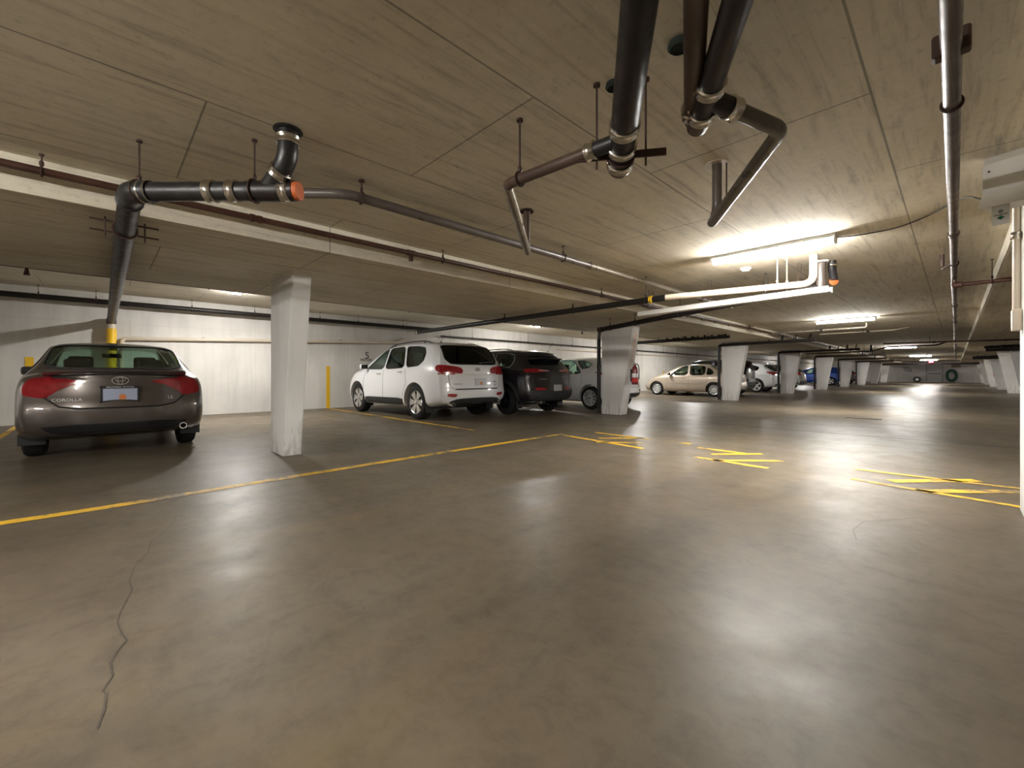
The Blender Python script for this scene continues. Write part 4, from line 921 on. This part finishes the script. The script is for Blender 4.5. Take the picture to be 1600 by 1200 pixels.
def mudflaps(root, S, axles, m='black'):
    h = S['L'] / 2
    for x in axles:
        for s in (1, -1): MB().box((x - S['tyre_r'] - .055 - h, s * (S['W'] / 2 - .13), .27), (.014, .22, .20)).build('mud_flap', m, root, smooth=False)
# ---- the taupe sedan (rear view)
SED = dict(L=4.62, W=1.74, roof=1.455, roofw=.70, deckw=.80, tyre_r=.318, tyre_w=.205, rim_r=.205, spokes=10, spoke_w=(.05, .03), wb=2.70, axle=1.0, paint='taupe', bow=.18, tail_w=.88,
    top=[(0, .985), (.06, 1.01), (.35, 1.03), (.52, 1.05), (.80, 1.18), (1.15, 1.37), (1.5, 1.435), (2.0, 1.455), (2.5, 1.43), (2.85, 1.33), (3.35, 1.09), (3.5, 1.03), (4.0, .95), (4.4, .82), (4.62, .68)],
    belt=[(0, .92), (.6, .95), (1.5, .95), (3.0, .90), (3.8, .84), (4.62, .60)], bot=[(0, .31), (.5, .22), (1., .18), (3.6, .18), (4.2, .20), (4.62, .24)],
    xr=[(.2, .16), (.33, .06), (.45, .005), (.62, 0), (.68, .03), (.80, .06), (.95, .075), (1.05, .045), (1.10, .03), (1.5, .05)], xf=[(.2, .08), (.45, 0), (.62, .03), (.8, .15), (1.5, .2)],
    cav=(.74, 3.2), seat_x=2.35, mirror=(2.98, 1.0), handles=[(2.45, .90), (1.42, .93)],
    side_win=[[(2.98, .97), (2.55, 1.33), (2.24, 1.38), (2.20, .955)], [(2.10, .955), (2.12, 1.385), (1.50, 1.365), (1.10, 1.20), (1.00, 1.02), (1.15, .99)]],
    rear_win=[(.66, 1.065), (.60, 1.345), (.45, 1.375)], front_win=[(.66, 1.06), (.54, 1.38)],
    patches=[
        ('corner', 'tail_light', [(-.135, .965), (-.05, .97), (.06, .945), (.11, .86), (.08, .76), (-.05, .735), (-.145, .725)], 'red_lens', dict(off=.006, it=2, q=.15, rings=4)),
        ('rear', 'tail_light', [(.625, .955), (.48, .945), (.28, .915), (.30, .90), (.42, .865), (.52, .805), (.595, .745), (.625, .74)], 'red_lens', dict(off=.006, it=0, rings=4)),
        ('rear', 'number_plate_recess', [(.40, .895), (.26, .695), (.20, .675), (0, .67), (-.20, .675), (-.26, .695), (-.40, .895)], 'taupe', dict(off=-.001, both=False, it=1, q=.1)),
        ('rear', 'bumper_insert', [(.66, .425), (.60, .345), (.45, .30), (-.45, .30), (-.60, .345), (-.66, .425)], 'black', dict(off=.008, both=False, it=1, thick=.02)),
    ],
    seams=[('rear', 'boot_gap', [(.625, .74), (.50, .63), (.35, .605), (-.35, .605), (-.50, .63), (-.625, .74)], 'gap', .009), ('rear', 'boot_gap', [(.628, .74), (.63, .95), (.62, 1.0)], 'gap', .004), ('rear', 'boot_gap', [(-.628, .74), (-.63, .95), (-.62, 1.0)], 'gap', .004),
        ('side', 'door_gap', [(2.16, .95), (2.15, .6), (2.15, .24)], 'gap', .004), ('side', 'door_gap', [(1.42, .36), (1.2, .62), (1.12, .98)], 'gap', .004), ('side', 'door_gap', [(3.22, .25), (3.2, .6), (3.1, .95)], 'gap', .004)])
def build_sedan():
    S = SED; root, B = car('sedan', 'taupe grey sedan parked nose to the wall under the black drain pipe', S, (-7.82 - S['L'] / 2 + 1.0, .14, 0), PI + math.radians(.6))
    pl = plate(B, S, root, -.0, .755, 'plate', 'black', top='KELOWNA TOYOTA'); h = S['L'] / 2
    b = MB(); P0 = []
    for t in np.linspace(-1, 1, 19):
        y = .63 * t; hit = B.ray_cast(V3(-h + .10 + .10 * abs(t) ** 2.2, y, 3), V3(0, 0, -1))[0]; hit.z = max(hit.z, 1.012 - .012 * t * t); P0.append(hit)
    vs = []
    for p in P0: vs += [p + V3(-.085, 0, .018), p + V3(-.075, 0, .040), p + V3(.06, 0, .018), p + V3(.09, 0, -.01), p + V3(-.02, 0, -.02)]
    fs = [tuple(range(5))[::-1], tuple(18 * 5 + i for i in range(5))]
    for k in range(18): fs += [(k * 5 + i, k * 5 + (i + 1) % 5, k * 5 + 5 + (i + 1) % 5, k * 5 + 5 + i) for i in range(5)]
    MB().add(vs, fs).build('boot_spoiler', 'taupe', root)
    q = rear_pt(B, S, 0, .92, .006); b = MB(); ellipse_ring(q, .072, .047, .0075, b); ellipse_ring(q + V3(-.002, 0, .014), .046, .022, .006, b); ellipse_ring(q + V3(-.003, 0, -.004), .024, .040, .006, b); b.build('emblem', 'chrome', root)
    badge(B, S, root, 'COROLLA', .046, .44, .705, sx=1.15); badge(B, S, root, 'LE', .055, -.47, .705)
    exhaust(root, V3(-h + .10, -.60, .335), .036)
    mudflaps(root, S, (1.0,)); antenna(B, S, root, 1.15, .0, .10)
    b = MB(); b.box((-h + 1.0, 0, .25), (.5, 1.1, .10)); b.cyl((-h + 1., -.7, .318), (-h + 1., .7, .318), .04, 10); b.build('underbody', 'black', root, smooth=False)
    MB().box((S['seat_x'] + .62 - h, 0, 1.30), (.03, .24, .07), bev=.012).build('rear_view_mirror', 'black', root)
# ---- the white SUV
SUV = dict(L=4.68, W=1.89, roof=1.68, roofw=.745, tyre_r=.366, tyre_w=.235, rim_r=.245, spokes=6, single=False, split=.36, spoke_w=(.055, .075), wb=2.70, axle=1.03, paint='white', bow=.15, tail_w=.93, winq=.11,
    top=[(0, 1.575), (.3, 1.625), (.8, 1.665), (1.6, 1.685), (2.2, 1.665), (2.65, 1.60), (3.05, 1.43), (3.5, 1.17), (3.62, 1.115), (4.1, 1.05), (4.45, .96), (4.68, .84)],
    belt=[(0, 1.11), (.9, 1.10), (2.0, 1.06), (3.2, 1.03), (4.0, .97), (4.68, .70)], bot=[(0, .36), (.5, .28), (1., .24), (3.6, .24), (4.2, .26), (4.68, .30)],
    xr=[(.25, .20), (.36, .07), (.47, .01), (.60, 0), (.66, .035), (.70, .055), (.95, .06), (1.10, .085), (1.25, .15), (1.50, .30), (1.60, .37), (1.8, .44)], xf=[(.2, .1), (.5, 0), (.75, .03), (.95, .16), (1.6, .3)],
    cav=(.20, 3.35), seat_x=2.45, mirror=(3.22, 1.10), handles=[(2.58, .97), (1.62, 1.01)], handle_m='chrome', mirror_back='black',
    side_win=[[(3.28, 1.09), (2.93, 1.34), (2.62, 1.51), (2.44, 1.555), (2.42, 1.08)], [(2.34, 1.08), (2.36, 1.565), (1.72, 1.585), (1.50, 1.105)], [(1.40, 1.11), (1.63, 1.58), (1.15, 1.565), (.90, 1.53), (.80, 1.40), (.80, 1.24), (.95, 1.14)]],
    glass_list=['glass', 'mid_glass', 'mid_glass'], rear_glass='dark_glass',
    rear_win=[(.60, 1.165), (.70, 1.27), (.655, 1.545), (.56, 1.565)], front_win=[(.68, 1.19), (.60, 1.52)],
    patches=[
        ('corner', 'tail_light', [(-.40, 1.10), (-.10, 1.145), (.13, 1.16), (.17, 1.08), (.13, 1.015), (-.12, .955), (-.40, .95)], 'red_lens', dict(off=.010, it=2, q=.24, rings=5, thick=.03)),
        ('rear', 'tailgate_strip', [(.56, .975), (.56, .945), (-.56, .945), (-.56, .975)], 'white_metal', dict(off=.012, both=False, it=0, thick=.02)),
        ('corner', 'bumper_reflector', [(-.30, .56), (-.10, .575), (-.08, .515), (-.26, .49)], 'red_lens', dict(off=.006, it=1)),
        ('rear', 'bumper_insert', [(.70, .40), (.52, .465), (0, .475), (-.52, .465), (-.70, .40), (-.62, .345), (0, .335), (.62, .345)], 'cladding', dict(off=.008, both=False, it=1, thick=.03, rings=4)),
        ('side', 'sill_cladding', [(3.27, .42), (3.27, .28), (1.52, .28), (1.52, .44)], 'cladding', dict(off=.014, it=1, q=.1, thick=.02)),
        ('rear', 'high_brake_light', [(.17, 1.625), (.17, 1.60), (-.17, 1.60), (-.17, 1.625)], 'red_lens', dict(off=.006, both=False, it=1)),
        ('side', 'headlight', [(4.62, .92), (4.25, .98), (4.0, .93), (4.2, .84), (4.6, .78)], 'chrome', dict(off=.004)),
        ('side', 'side_marker', [(.14, 1.0), (.14, .95), (.26, .95), (.26, 1.0)], 'red_lens', dict(off=.002)),
    ],
    seams=[('side', 'door_gap', [(2.39, 1.07), (2.38, .75), (2.38, .30)], 'gap', .004), ('side', 'door_gap', [(1.50, .50), (1.36, .80), (1.44, 1.08)], 'gap', .004), ('side', 'door_gap', [(3.36, .40), (3.38, .75), (3.28, 1.08)], 'gap', .004),
        ('rear', 'tailgate_gap', [(.73, 1.2), (.70, .93), (.66, .70), (.58, .655), (-.58, .655), (-.66, .70), (-.70, .93), (-.73, 1.2)], 'gap', .005), ('rear', 'tailgate_gap', [(.56, .655), (-.56, .655)], 'gap', .013)])
def oval_emblem(B, S, root, y, z, ry=.062, rz=.036):
    q = rear_pt(B, S, y, z, .008); b = MB(); ellipse_ring(q, ry, rz, .006, b)
    for s in (-1, 1): b.tube([q + V3(0, s * ry * .42 + .012, -rz * .72), q + V3(0, s * ry * .42 - .012, rz * .72)], .007, 6)
    b.tube([q + V3(0, -ry * .45, .006), q + V3(0, 0, 0), q + V3(0, ry * .45, -.006)], .006, 6); b.build('emblem', 'chrome', root)
def build_suv():
    S = SUV; h = S['L'] / 2; k = 1.03; root, B = car('suv', 'white SUV with black roof rails parked beside the stencilled 5', S, (-8.2 - (h - 1.03) * k, 5.86, 0), PI + math.radians(1.0), k)
    plate(B, S, root, -.06, .80, 'plate_white'); oval_emblem(B, S, root, 0, 1.06)
    badge(B, S, root, 'SANTA FE', .040, .50, .76, 'grey_print', 1.1); badge(B, S, root, '4WD', .045, -.50, .80, 'grey_print', 1.2); badge(B, S, root, 'GLS', .04, -.50, .735, 'grey_print')
    rails(B, S, root, .62, .75, 2.7, 'black', .05); antenna(B, S, root, .75, .45, .22); mudflaps(root, S, (1.03, 3.73))
    for s in (1, -1): exhaust(root, V3(-h + .10, s * .62, .345), .04)
    q0, q1 = rear_pt(B, S, -.10, 1.20, .02), rear_pt(B, S, -.52, 1.23, .018); MB().bar(q0, q1, .022, .016).build('rear_wiper', 'black', root); MB().cyl(rear_pt(B, S, -.10, 1.195, -.01), rear_pt(B, S, -.10, 1.195, .035), .025, 12).build('wiper_hub', 'black', root)
    MB().box((0, 0, .27), (3.0, 1.0, .12)).build('underbody', 'black', root, smooth=False)
# ---- the charcoal SUV
JEP = dict(L=4.62, W=1.86, roof=1.67, roofw=.72, tyre_r=.360, tyre_w=.225, rim_r=.222, spokes=5, single=False, split=.5, spoke_w=(.05, .045), rim_m='dark_alloy', wb=2.70, axle=.98, paint='charcoal', bow=.17, tail_w=.92, winq=.12, arch=.075,
    top=[(0, 1.50), (.25, 1.585), (.7, 1.64), (1.5, 1.675), (2.2, 1.66), (2.6, 1.59), (3.0, 1.41), (3.4, 1.18), (3.55, 1.12), (4.1, 1.06), (4.45, .98), (4.62, .86)],
    belt=[(0, 1.14), (.9, 1.13), (2.0, 1.08), (3.2, 1.04), (4.0, .99), (4.62, .72)], bot=[(0, .36), (.5, .30), (1., .26), (3.6, .26), (4.2, .28), (4.62, .32)],
    xr=[(.25, .22), (.36, .09), (.46, .01), (.62, 0), (.66, .04), (.72, .07), (.95, .06), (1.08, .09), (1.2, .17), (1.45, .36), (1.52, .40), (1.56, .30), (1.7, .34)], xf=[(.2, .1), (.5, 0), (.8, .03), (1., .14), (1.6, .3)],
    cav=(.26, 3.3), seat_x=2.4, mirror=(3.15, 1.12), handles=[(2.55, 1.0), (1.58, 1.04)],
    side_win=[[(3.2, 1.11), (2.9, 1.33), (2.6, 1.49), (2.4, 1.54), (2.38, 1.10)], [(2.3, 1.10), (2.32, 1.555), (1.55, 1.56), (1.46, 1.14)], [(1.38, 1.15), (1.46, 1.56), (1.0, 1.545), (.78, 1.50), (.74, 1.36), (.80, 1.20)]],
    glass_list=['glass', 'mid_glass', 'mid_glass'], rear_glass='dark_glass', win_trim='chrome',
    rear_win=[(.62, 1.20), (.66, 1.28), (.60, 1.47), (.50, 1.49)], front_win=[(.66, 1.19), (.58, 1.51)],
    patches=[
        ('corner', 'tail_light', [(-.38, 1.145), (0, 1.17), (.18, 1.13), (.14, 1.07), (-.05, 1.055), (-.38, 1.07)], 'red_lens', dict(off=.010, it=1, q=.18, rings=4)),
        ('corner', 'tail_light_bar', [(-.52, 1.125), (-.22, 1.135), (-.22, 1.095), (-.50, 1.085)], 'clear_lens', dict(off=.016, it=1, q=.18)),
        ('corner', 'fog_light', [(-.44, .685), (-.14, .70), (-.10, .66), (-.16, .635), (-.42, .625)], 'red_lens', dict(off=.008, it=1)),
        ('rear', 'bumper_cladding', [(.84, .63), (.30, .60), (0, .60), (-.30, .60), (-.84, .63), (-.80, .40), (0, .38), (.80, .40)], 'cladding', dict(off=.010, both=False, it=1, q=.12, thick=.03, rings=5)),
        ('side', 'sill_cladding', [(3.2, .44), (3.2, .28), (1.48, .28), (1.48, .46)], 'cladding', dict(off=.014, it=1, q=.1)),
        ('side', 'rear_arch_cladding', [(1.55, .32), (1.50, .60), (1.30, .82), (.98, .90), (.66, .82), (.46, .62), (.36, .36), (.30, .36), (.38, .66), (.60, .90), (.98, .98), (1.36, .90), (1.58, .66), (1.62, .32)], 'cladding', dict(off=.012, it=0, rings=2, step=1.)),
    ],
    seams=[('side', 'door_gap', [(2.35, 1.09), (2.34, .75), (2.34, .32)], 'gap', .004), ('side', 'door_gap', [(1.46, .55), (1.36, .85), (1.42, 1.12)], 'gap', .004), ('rear', 'tailgate_gap', [(.70, 1.2), (.66, .95), (.62, .74), (-.62, .74), (-.66, .95), (-.70, 1.2)], 'gap', .005)])
def build_jeep():
    S = dict(JEP); S['patches'] = [p for p in S['patches'] if p[1] != 'rear_arch_cladding']; h = S['L'] / 2
    root, B = car('suv', 'charcoal SUV with chrome window line parked beside the white SUV', S, (-7.62 - (h - .98), 7.95, 0), PI + math.radians(1.), .97)
    for x in (S['axle'], S['axle'] + S['wb']):
        for s in (1, -1):
            r = S['tyre_r'] + .075; mb = MB(); vs = []; n = 22
            for k in range(n + 1):
                a = -.32 + (PI + .64) * k / n
                for rr in (r - .004, r + .075):
                    px, pz = x + rr * math.cos(a), max(.27, S['tyre_r'] + .012 + rr * math.sin(a)); q = project(B, S, [(px, pz)], 'side', s, .012)[0]; vs += [q, q - V3(0, s * .05, 0)]
            fs = []
            for k in range(n): o = 4 * k; fs += [(o, o + 2, o + 6, o + 4), (o + 2, o + 3, o + 7, o + 6), (o + 1, o + 5, o + 7, o + 3), (o, o + 4, o + 5, o + 1)]
            mb.add(vs, fs).build('arch_cladding', 'cladding', root)
    plate(B, S, root, -.05, .68, 'plate_white', blot=False); rails(B, S, root, .62, .85, 2.6, 'chrome', .055); antenna(B, S, root, .62, -.35, .30)
    badge(B, S, root, 'CHEROKEE', .042, .42, .90, 'grey_print', 1.15); badge(B, S, root, '4X4', .04, -.52, .86, 'grey_print')
    q0, q1 = rear_pt(B, S, -.05, 1.20, .02), rear_pt(B, S, -.45, 1.24, .018); MB().bar(q0, q1, .02, .015).build('rear_wiper', 'black', root)
    b = MB(); P0 = [B.ray_cast(V3(-h + .34 + .12 * abs(t) ** 2, .60 * t, 3), V3(0, 0, -1))[0] for t in np.linspace(-1, 1, 15)]; vs = []
    for p in P0: vs += [p + V3(-.16, 0, -.02), p + V3(-.15, 0, .012), p + V3(.05, 0, .012), p + V3(.05, 0, -.03)]
    fs = [(3, 2, 1, 0), tuple(14 * 4 + i for i in range(4))]
    for k in range(14): fs += [(k * 4 + i, k * 4 + (i + 1) % 4, k * 4 + 4 + (i + 1) % 4, k * 4 + 4 + i) for i in range(4)]
    b.add(vs, fs).build('roof_spoiler', 'charcoal', root); mudflaps(root, S, (.98,)); MB().box((0, 0, .28), (3.0, 1.0, .12)).build('underbody', 'black', root, smooth=False)
    exhaust(root, V3(-h + .12, .5, .33), .03)
# ---- the white hatchback
HAT = dict(L=4.36, W=1.82, roof=1.48, roofw=.66, tyre_r=.322, tyre_w=.215, rim_r=.222, spokes=10, single=False, split=.26, spoke_w=(.022, .022), rim_m='pale_alloy', wb=2.65, axle=.80, paint='white', bow=.18, tail_w=.92, winq=.16,
    top=[(0, 1.38), (.2, 1.42), (.6, 1.455), (1.3, 1.485), (2.0, 1.48), (2.4, 1.42), (2.8, 1.28), (3.25, 1.06), (3.4, 1.01), (3.9, .93), (4.2, .82), (4.36, .68)],
    belt=[(0, 1.06), (.8, 1.03), (1.6, .98), (3.0, .90), (3.8, .84), (4.36, .60)], bot=[(0, .34), (.4, .24), (1., .2), (3.3, .2), (3.9, .2), (4.36, .24)],
    xr=[(.25, .14), (.4, .02), (.58, 0), (.7, .05), (.95, .09), (1.05, .16), (1.2, .32), (1.38, .48), (1.42, .36), (1.6, .40)], xf=[(.2, .1), (.5, 0), (.7, .05), (.9, .2), (1.6, .3)],
    cav=(.42, 3.1), seat_x=2.25, mirror=(2.95, .98), handles=[(2.32, .90), (1.35, .93)],
    side_win=[[(3.0, .97), (2.65, 1.24), (2.35, 1.38), (2.16, 1.405), (2.12, .97)], [(2.04, .975), (2.07, 1.41), (1.55, 1.40), (1.10, 1.04), (1.2, 1.0)], [(1.12, 1.13), (1.40, 1.385), (1.15, 1.37), (.80, 1.27), (.90, 1.17)]],
    glass_list=['glass', 'glass', 'mid_glass'], rear_glass='mid_glass', rear_win=[(.60, 1.06), (.56, 1.34), (.45, 1.36)], front_win=[(.64, 1.06), (.54, 1.38)],
    patches=[('corner', 'tail_light', [(-.28, 1.02), (.05, 1.04), (.38, 1.05), (.20, .96), (-.05, .90), (-.28, .90)], 'red_lens', dict(off=.008, it=1, q=.16, rings=4)),
        ('rear', 'bumper_insert', [(.74, .44), (.5, .46), (-.5, .46), (-.74, .44), (-.66, .30), (.66, .30)], 'cladding', dict(off=.008, both=False, it=1, thick=.03)), ('corner', 'bumper_reflector', [(-.25, .55), (-.1, .56), (-.1, .51), (-.25, .50)], 'red_lens', dict(off=.005)),
        ('side', 'fuel_flap', [(.98, .87), (.98, .74), (.86, .74), (.86, .87)], 'white', dict(off=.004, both=False, sgn=1, thick=.008))],
    seams=[('side', 'door_gap', [(2.08, .96), (2.08, .6), (2.08, .26)], 'gap', .004), ('side', 'door_gap', [(1.24, .52), (1.05, .72), (1.08, .98)], 'gap', .004), ('side', 'door_gap', [(3.12, .3), (3.12, .7), (3.02, .95)], 'gap', .004), ('rear', 'tailgate_gap', [(.60, 1.0), (.56, .62), (-.56, .62), (-.60, 1.0)], 'gap', .004)])
# ---- the champagne sedan
CIV = dict(L=4.45, W=1.72, roof=1.44, roofw=.68, deckw=.82, tyre_r=.300, tyre_w=.195, rim_r=.200, spokes=10, spoke_w=(.030, .045), rim_m='pale_alloy', wb=2.62, axle=.98, paint='champagne', bow=.13, tail_w=.92, winq=.16,
    top=[(0, .98), (.1, 1.0), (.5, 1.02), (.62, 1.04), (.95, 1.24), (1.25, 1.38), (1.6, 1.43), (2.1, 1.44), (2.5, 1.40), (2.85, 1.27), (3.28, 1.03), (3.42, .98), (3.9, .88), (4.25, .76), (4.45, .62)],
    belt=[(0, .92), (.6, .94), (1.5, .92), (3.0, .87), (3.7, .80), (4.45, .56)], bot=[(0, .30), (.5, .22), (1., .18), (3.6, .18), (4.1, .19), (4.45, .22)],
    xr=[(.2, .12), (.34, .02), (.55, 0), (.65, .05), (.9, .07), (1.1, .09), (1.5, .1)], xf=[(.2, .06), (.45, 0), (.58, .02), (.75, .12), (1.5, .2)],
    cav=(.80, 3.15), seat_x=2.25, mirror=(2.98, .95), handles=[(2.32, .82), (1.30, .84)],
    side_win=[[(3.0, .925), (2.68, 1.19), (2.40, 1.34), (2.18, 1.375), (2.12, .93)], [(2.04, .93), (2.08, 1.38), (1.60, 1.36), (1.38, 1.31), (1.36, .945)], [(1.30, .95), (1.32, 1.29), (1.10, 1.17), (1.00, 1.04), (1.06, .96)]],
    glass_list=['glass'] * 3, rear_glass='glass', rear_win=[(.56, 1.06), (.52, 1.32), (.42, 1.36)], front_win=[(.62, 1.02), (.52, 1.36)],
    patches=[('side', 'body_side_moulding', [(3.08, .60), (3.08, .565), (1.42, .565), (1.42, .60)], 'champagne', dict(off=.014, it=1, q=.15, thick=.02)), ('corner', 'tail_light', [(-.30, .93), (0, .94), (.18, .92), (.14, .78), (-.30, .76)], 'red_lens', dict(off=.008, it=1)),
        ('side', 'headlight', [(4.38, .68), (4.1, .75), (3.95, .74), (4.1, .64), (4.38, .58)], 'chrome', dict(off=.004))],
    seams=[('side', 'door_gap', [(2.08, .92), (2.08, .6), (2.08, .26)], 'gap', .004), ('side', 'door_gap', [(1.40, .36), (1.26, .66), (1.22, .93)], 'gap', .004), ('side', 'door_gap', [(3.12, .28), (3.12, .6), (3.04, .9)], 'gap', .004)])
# ---- far cars
CRV = dict(JEP); CRV.update(L=4.40, W=1.78, roof=1.68, tyre_r=.34, rim_r=.205, spokes=5, rim_m='alloy', paint='navy', axle=.86, wb=2.62, bow=.07, arch=.05, nx=26, win_trim='black', glass='mid_glass', glass_list=['mid_glass'] * 3, roofw=.80,
    top=[(0, 1.62), (.3, 1.66), (.9, 1.685), (1.9, 1.68), (2.4, 1.61), (2.8, 1.42), (3.2, 1.16), (3.35, 1.10), (3.9, 1.04), (4.2, .95), (4.40, .82)], xr=[(.25, .16), (.4, .02), (.6, 0), (.7, .04), (1.1, .05), (1.4, .12), (1.65, .18)],
    belt=[(0, 1.10), (2, 1.05), (3.2, 1.0), (4.4, .7)], bot=[(0, .36), (.5, .28), (3.6, .26), (4.4, .30)], cav=(.14, 3.1), seat_x=2.25, mirror=(2.95, 1.08), handles=[(2.38, .98), (1.4, 1.0)],
    side_win=[[(3.0, 1.08), (2.7, 1.32), (2.4, 1.52), (2.22, 1.56), (2.2, 1.07)], [(2.12, 1.07), (2.14, 1.57), (1.4, 1.58), (1.28, 1.08)], [(1.2, 1.10), (1.3, 1.58), (.5, 1.56), (.36, 1.40), (.36, 1.14)]],
    rear_win=[(.60, 1.14), (.62, 1.25), (.60, 1.54), (.54, 1.56)], front_win=[(.64, 1.16), (.58, 1.52)],
    patches=[('corner', 'tail_light', [(-.10, 1.60), (.06, 1.60), (.12, 1.30), (.16, .96), (-.14, .96), (-.10, 1.25)], 'red_lens', dict(off=.010, it=1, rings=4)), ('rear', 'bumper_cladding', [(.80, .62), (-.80, .62), (-.76, .40), (.76, .40)], 'cladding', dict(off=.012, both=False, it=1, thick=.03))], seams=[])
XOV = dict(HAT); XOV.update(L=4.70, W=1.88, tyre_r=.36, rim_r=.25, axle=1.0, wb=2.76, paint='white', nx=26, roof=1.60, roofw=.68, spokes=5, spoke_w=(.04, .05),
    top=[(0, 1.47), (.2, 1.53), (.6, 1.57), (1.3, 1.605), (2.1, 1.60), (2.6, 1.53), (3.0, 1.38), (3.5, 1.14), (3.65, 1.08), (4.2, 1.0), (4.5, .90), (4.70, .74)],
    belt=[(0, 1.12), (.8, 1.10), (1.6, 1.06), (3.2, .99), (4.0, .92), (4.7, .66)], bot=[(0, .36), (.4, .28), (1., .23), (3.6, .23), (4.2, .24), (4.7, .28)],
    xr=[(.25, .14), (.4, .02), (.6, 0), (.75, .04), (1.0, .07), (1.12, .14), (1.3, .36), (1.46, .52), (1.52, .38), (1.7, .42)], cav=(.46, 3.35), seat_x=2.4, mirror=(3.2, 1.06), handles=[(2.5, .98), (1.5, 1.0)],
    side_win=[[(3.22, 1.05), (2.85, 1.33), (2.5, 1.49), (2.32, 1.52), (2.28, 1.05)], [(2.2, 1.055), (2.23, 1.525), (1.66, 1.52), (1.3, 1.10)], [(1.24, 1.13), (1.52, 1.51), (1.2, 1.48), (.86, 1.36), (.92, 1.18)]],
    rear_win=[(.62, 1.13), (.60, 1.43), (.5, 1.46)], front_win=[(.66, 1.14), (.58, 1.49)], seams=[],
    patches=[('corner', 'tail_light', [(-.52, 1.04), (-.1, 1.10), (.30, 1.12), (.22, 1.02), (0, .92), (-.3, .96)], 'red_lens', dict(off=.010, it=1, q=.18, rings=4)), ('rear', 'bumper_cladding', [(.74, .48), (-.74, .48), (-.66, .32), (.66, .32)], 'cladding', dict(off=.008, both=False, it=1, thick=.03))])
SIL = dict(XOV); SIL.update(L=4.55, paint='silver', axle=.95, wb=2.66, rim_m='alloy'); SIL['patches'] = [('corner', 'tail_light', [(-.20, 1.08), (.05, 1.15), (.22, 1.12), (.14, .90), (-.20, .92)], 'red_lens', dict(off=.010, it=1, q=.18)), ('rear', 'bumper_cladding', [(.80, .58), (-.80, .58), (-.72, .32), (.72, .32)], 'cladding', dict(off=.010, both=False, it=1, thick=.03))]
BLU = dict(XOV); BLU.update(paint='blue', rim_m='pale_alloy')
DRK = dict(HAT); DRK.update(paint='dark', nx=26, seams=[], patches=HAT['patches'][:2])
def place(S, xr, yc, name, label, rz=0., far=True, k=1.):     # xr: world x of the rear bumper
    return car(name, label, S, (xr - S['L'] / 2 * k, yc, 0), PI + math.radians(rz), k, far)
build_sedan(); build_suv(); build_jeep()
r, B = place(HAT, -6.3, 10.72, 'hatchback', 'white hatchback with mesh wheels tucked behind the second white column', far=False)
plate(B, HAT, r, 0, .78, 'plate_white'); antenna(B, HAT, r, .9, 0, .2)
r, B = place(CIV, -6.25, 19.85, 'sedan', 'champagne sedan with silver wheels parked beyond the second column', far=False); plate(B, CIV, r, 0, .72, 'plate_white')
r, B = place(CRV, -6.55, 21.8, 'suv', 'dark navy SUV carrying a spare wheel on its tail', -7.)
h = CRV['L'] / 2; q = rear_pt(B, CRV, .26, .98); MB().lathe([(.05, -.15), (.29, -.14), (.33, -.11), (.34, -.01), (.28, .02)], (q.x + .02, .26, .98), (1, 0, 0), 30).build('spare_wheel', 'rubber', r); MB().lathe([(.02, -.165), (.24, -.16), (.28, -.145)], (q.x + .02, .26, .98), (1, 0, 0), 30).build('spare_wheel_cover', 'silver', r)
place(XOV, -6.4, 26.1, 'crossover', 'white crossover half hidden behind the fourth white column')
place(SIL, -6.45, 31.55, 'hatchback', 'silver car with black bumper beside the fifth column')
place(BLU, -6.5, 46.3, 'crossover', 'bright blue car parked between far white columns')
place(DRK, -6.4, 51.8, 'hatchback', 'black car farthest along the row of stalls')
# ================================================================ CAMERA AND RENDER LOOK
cam = bpy.data.cameras.new('camera'); co = bpy.data.objects.new('camera', cam); COL.objects.link(co); SC.camera = co
cam.sensor_width = 36; cam.lens = 36 * FOC / 1600; cam.shift_y = (V0 - 600) / 1600; cam.clip_start = .05; cam.clip_end = 300
co.location = (0, 0, CAM_Z); co.rotation_euler = (PI / 2, 0, math.atan2(SA, CA))
w = bpy.data.worlds.new('world'); SC.world = w; w.use_nodes = True; w.node_tree.nodes['Background'].inputs[0].default_value = (0, 0, 0, 1); w.node_tree.nodes['Background'].inputs[1].default_value = 0
SC.view_settings.view_transform = 'Standard'; SC.view_settings.look = 'None'; SC.view_settings.exposure = 1.8; SC.view_settings.gamma = 1.0; SC.view_settings.use_curve_mapping = False
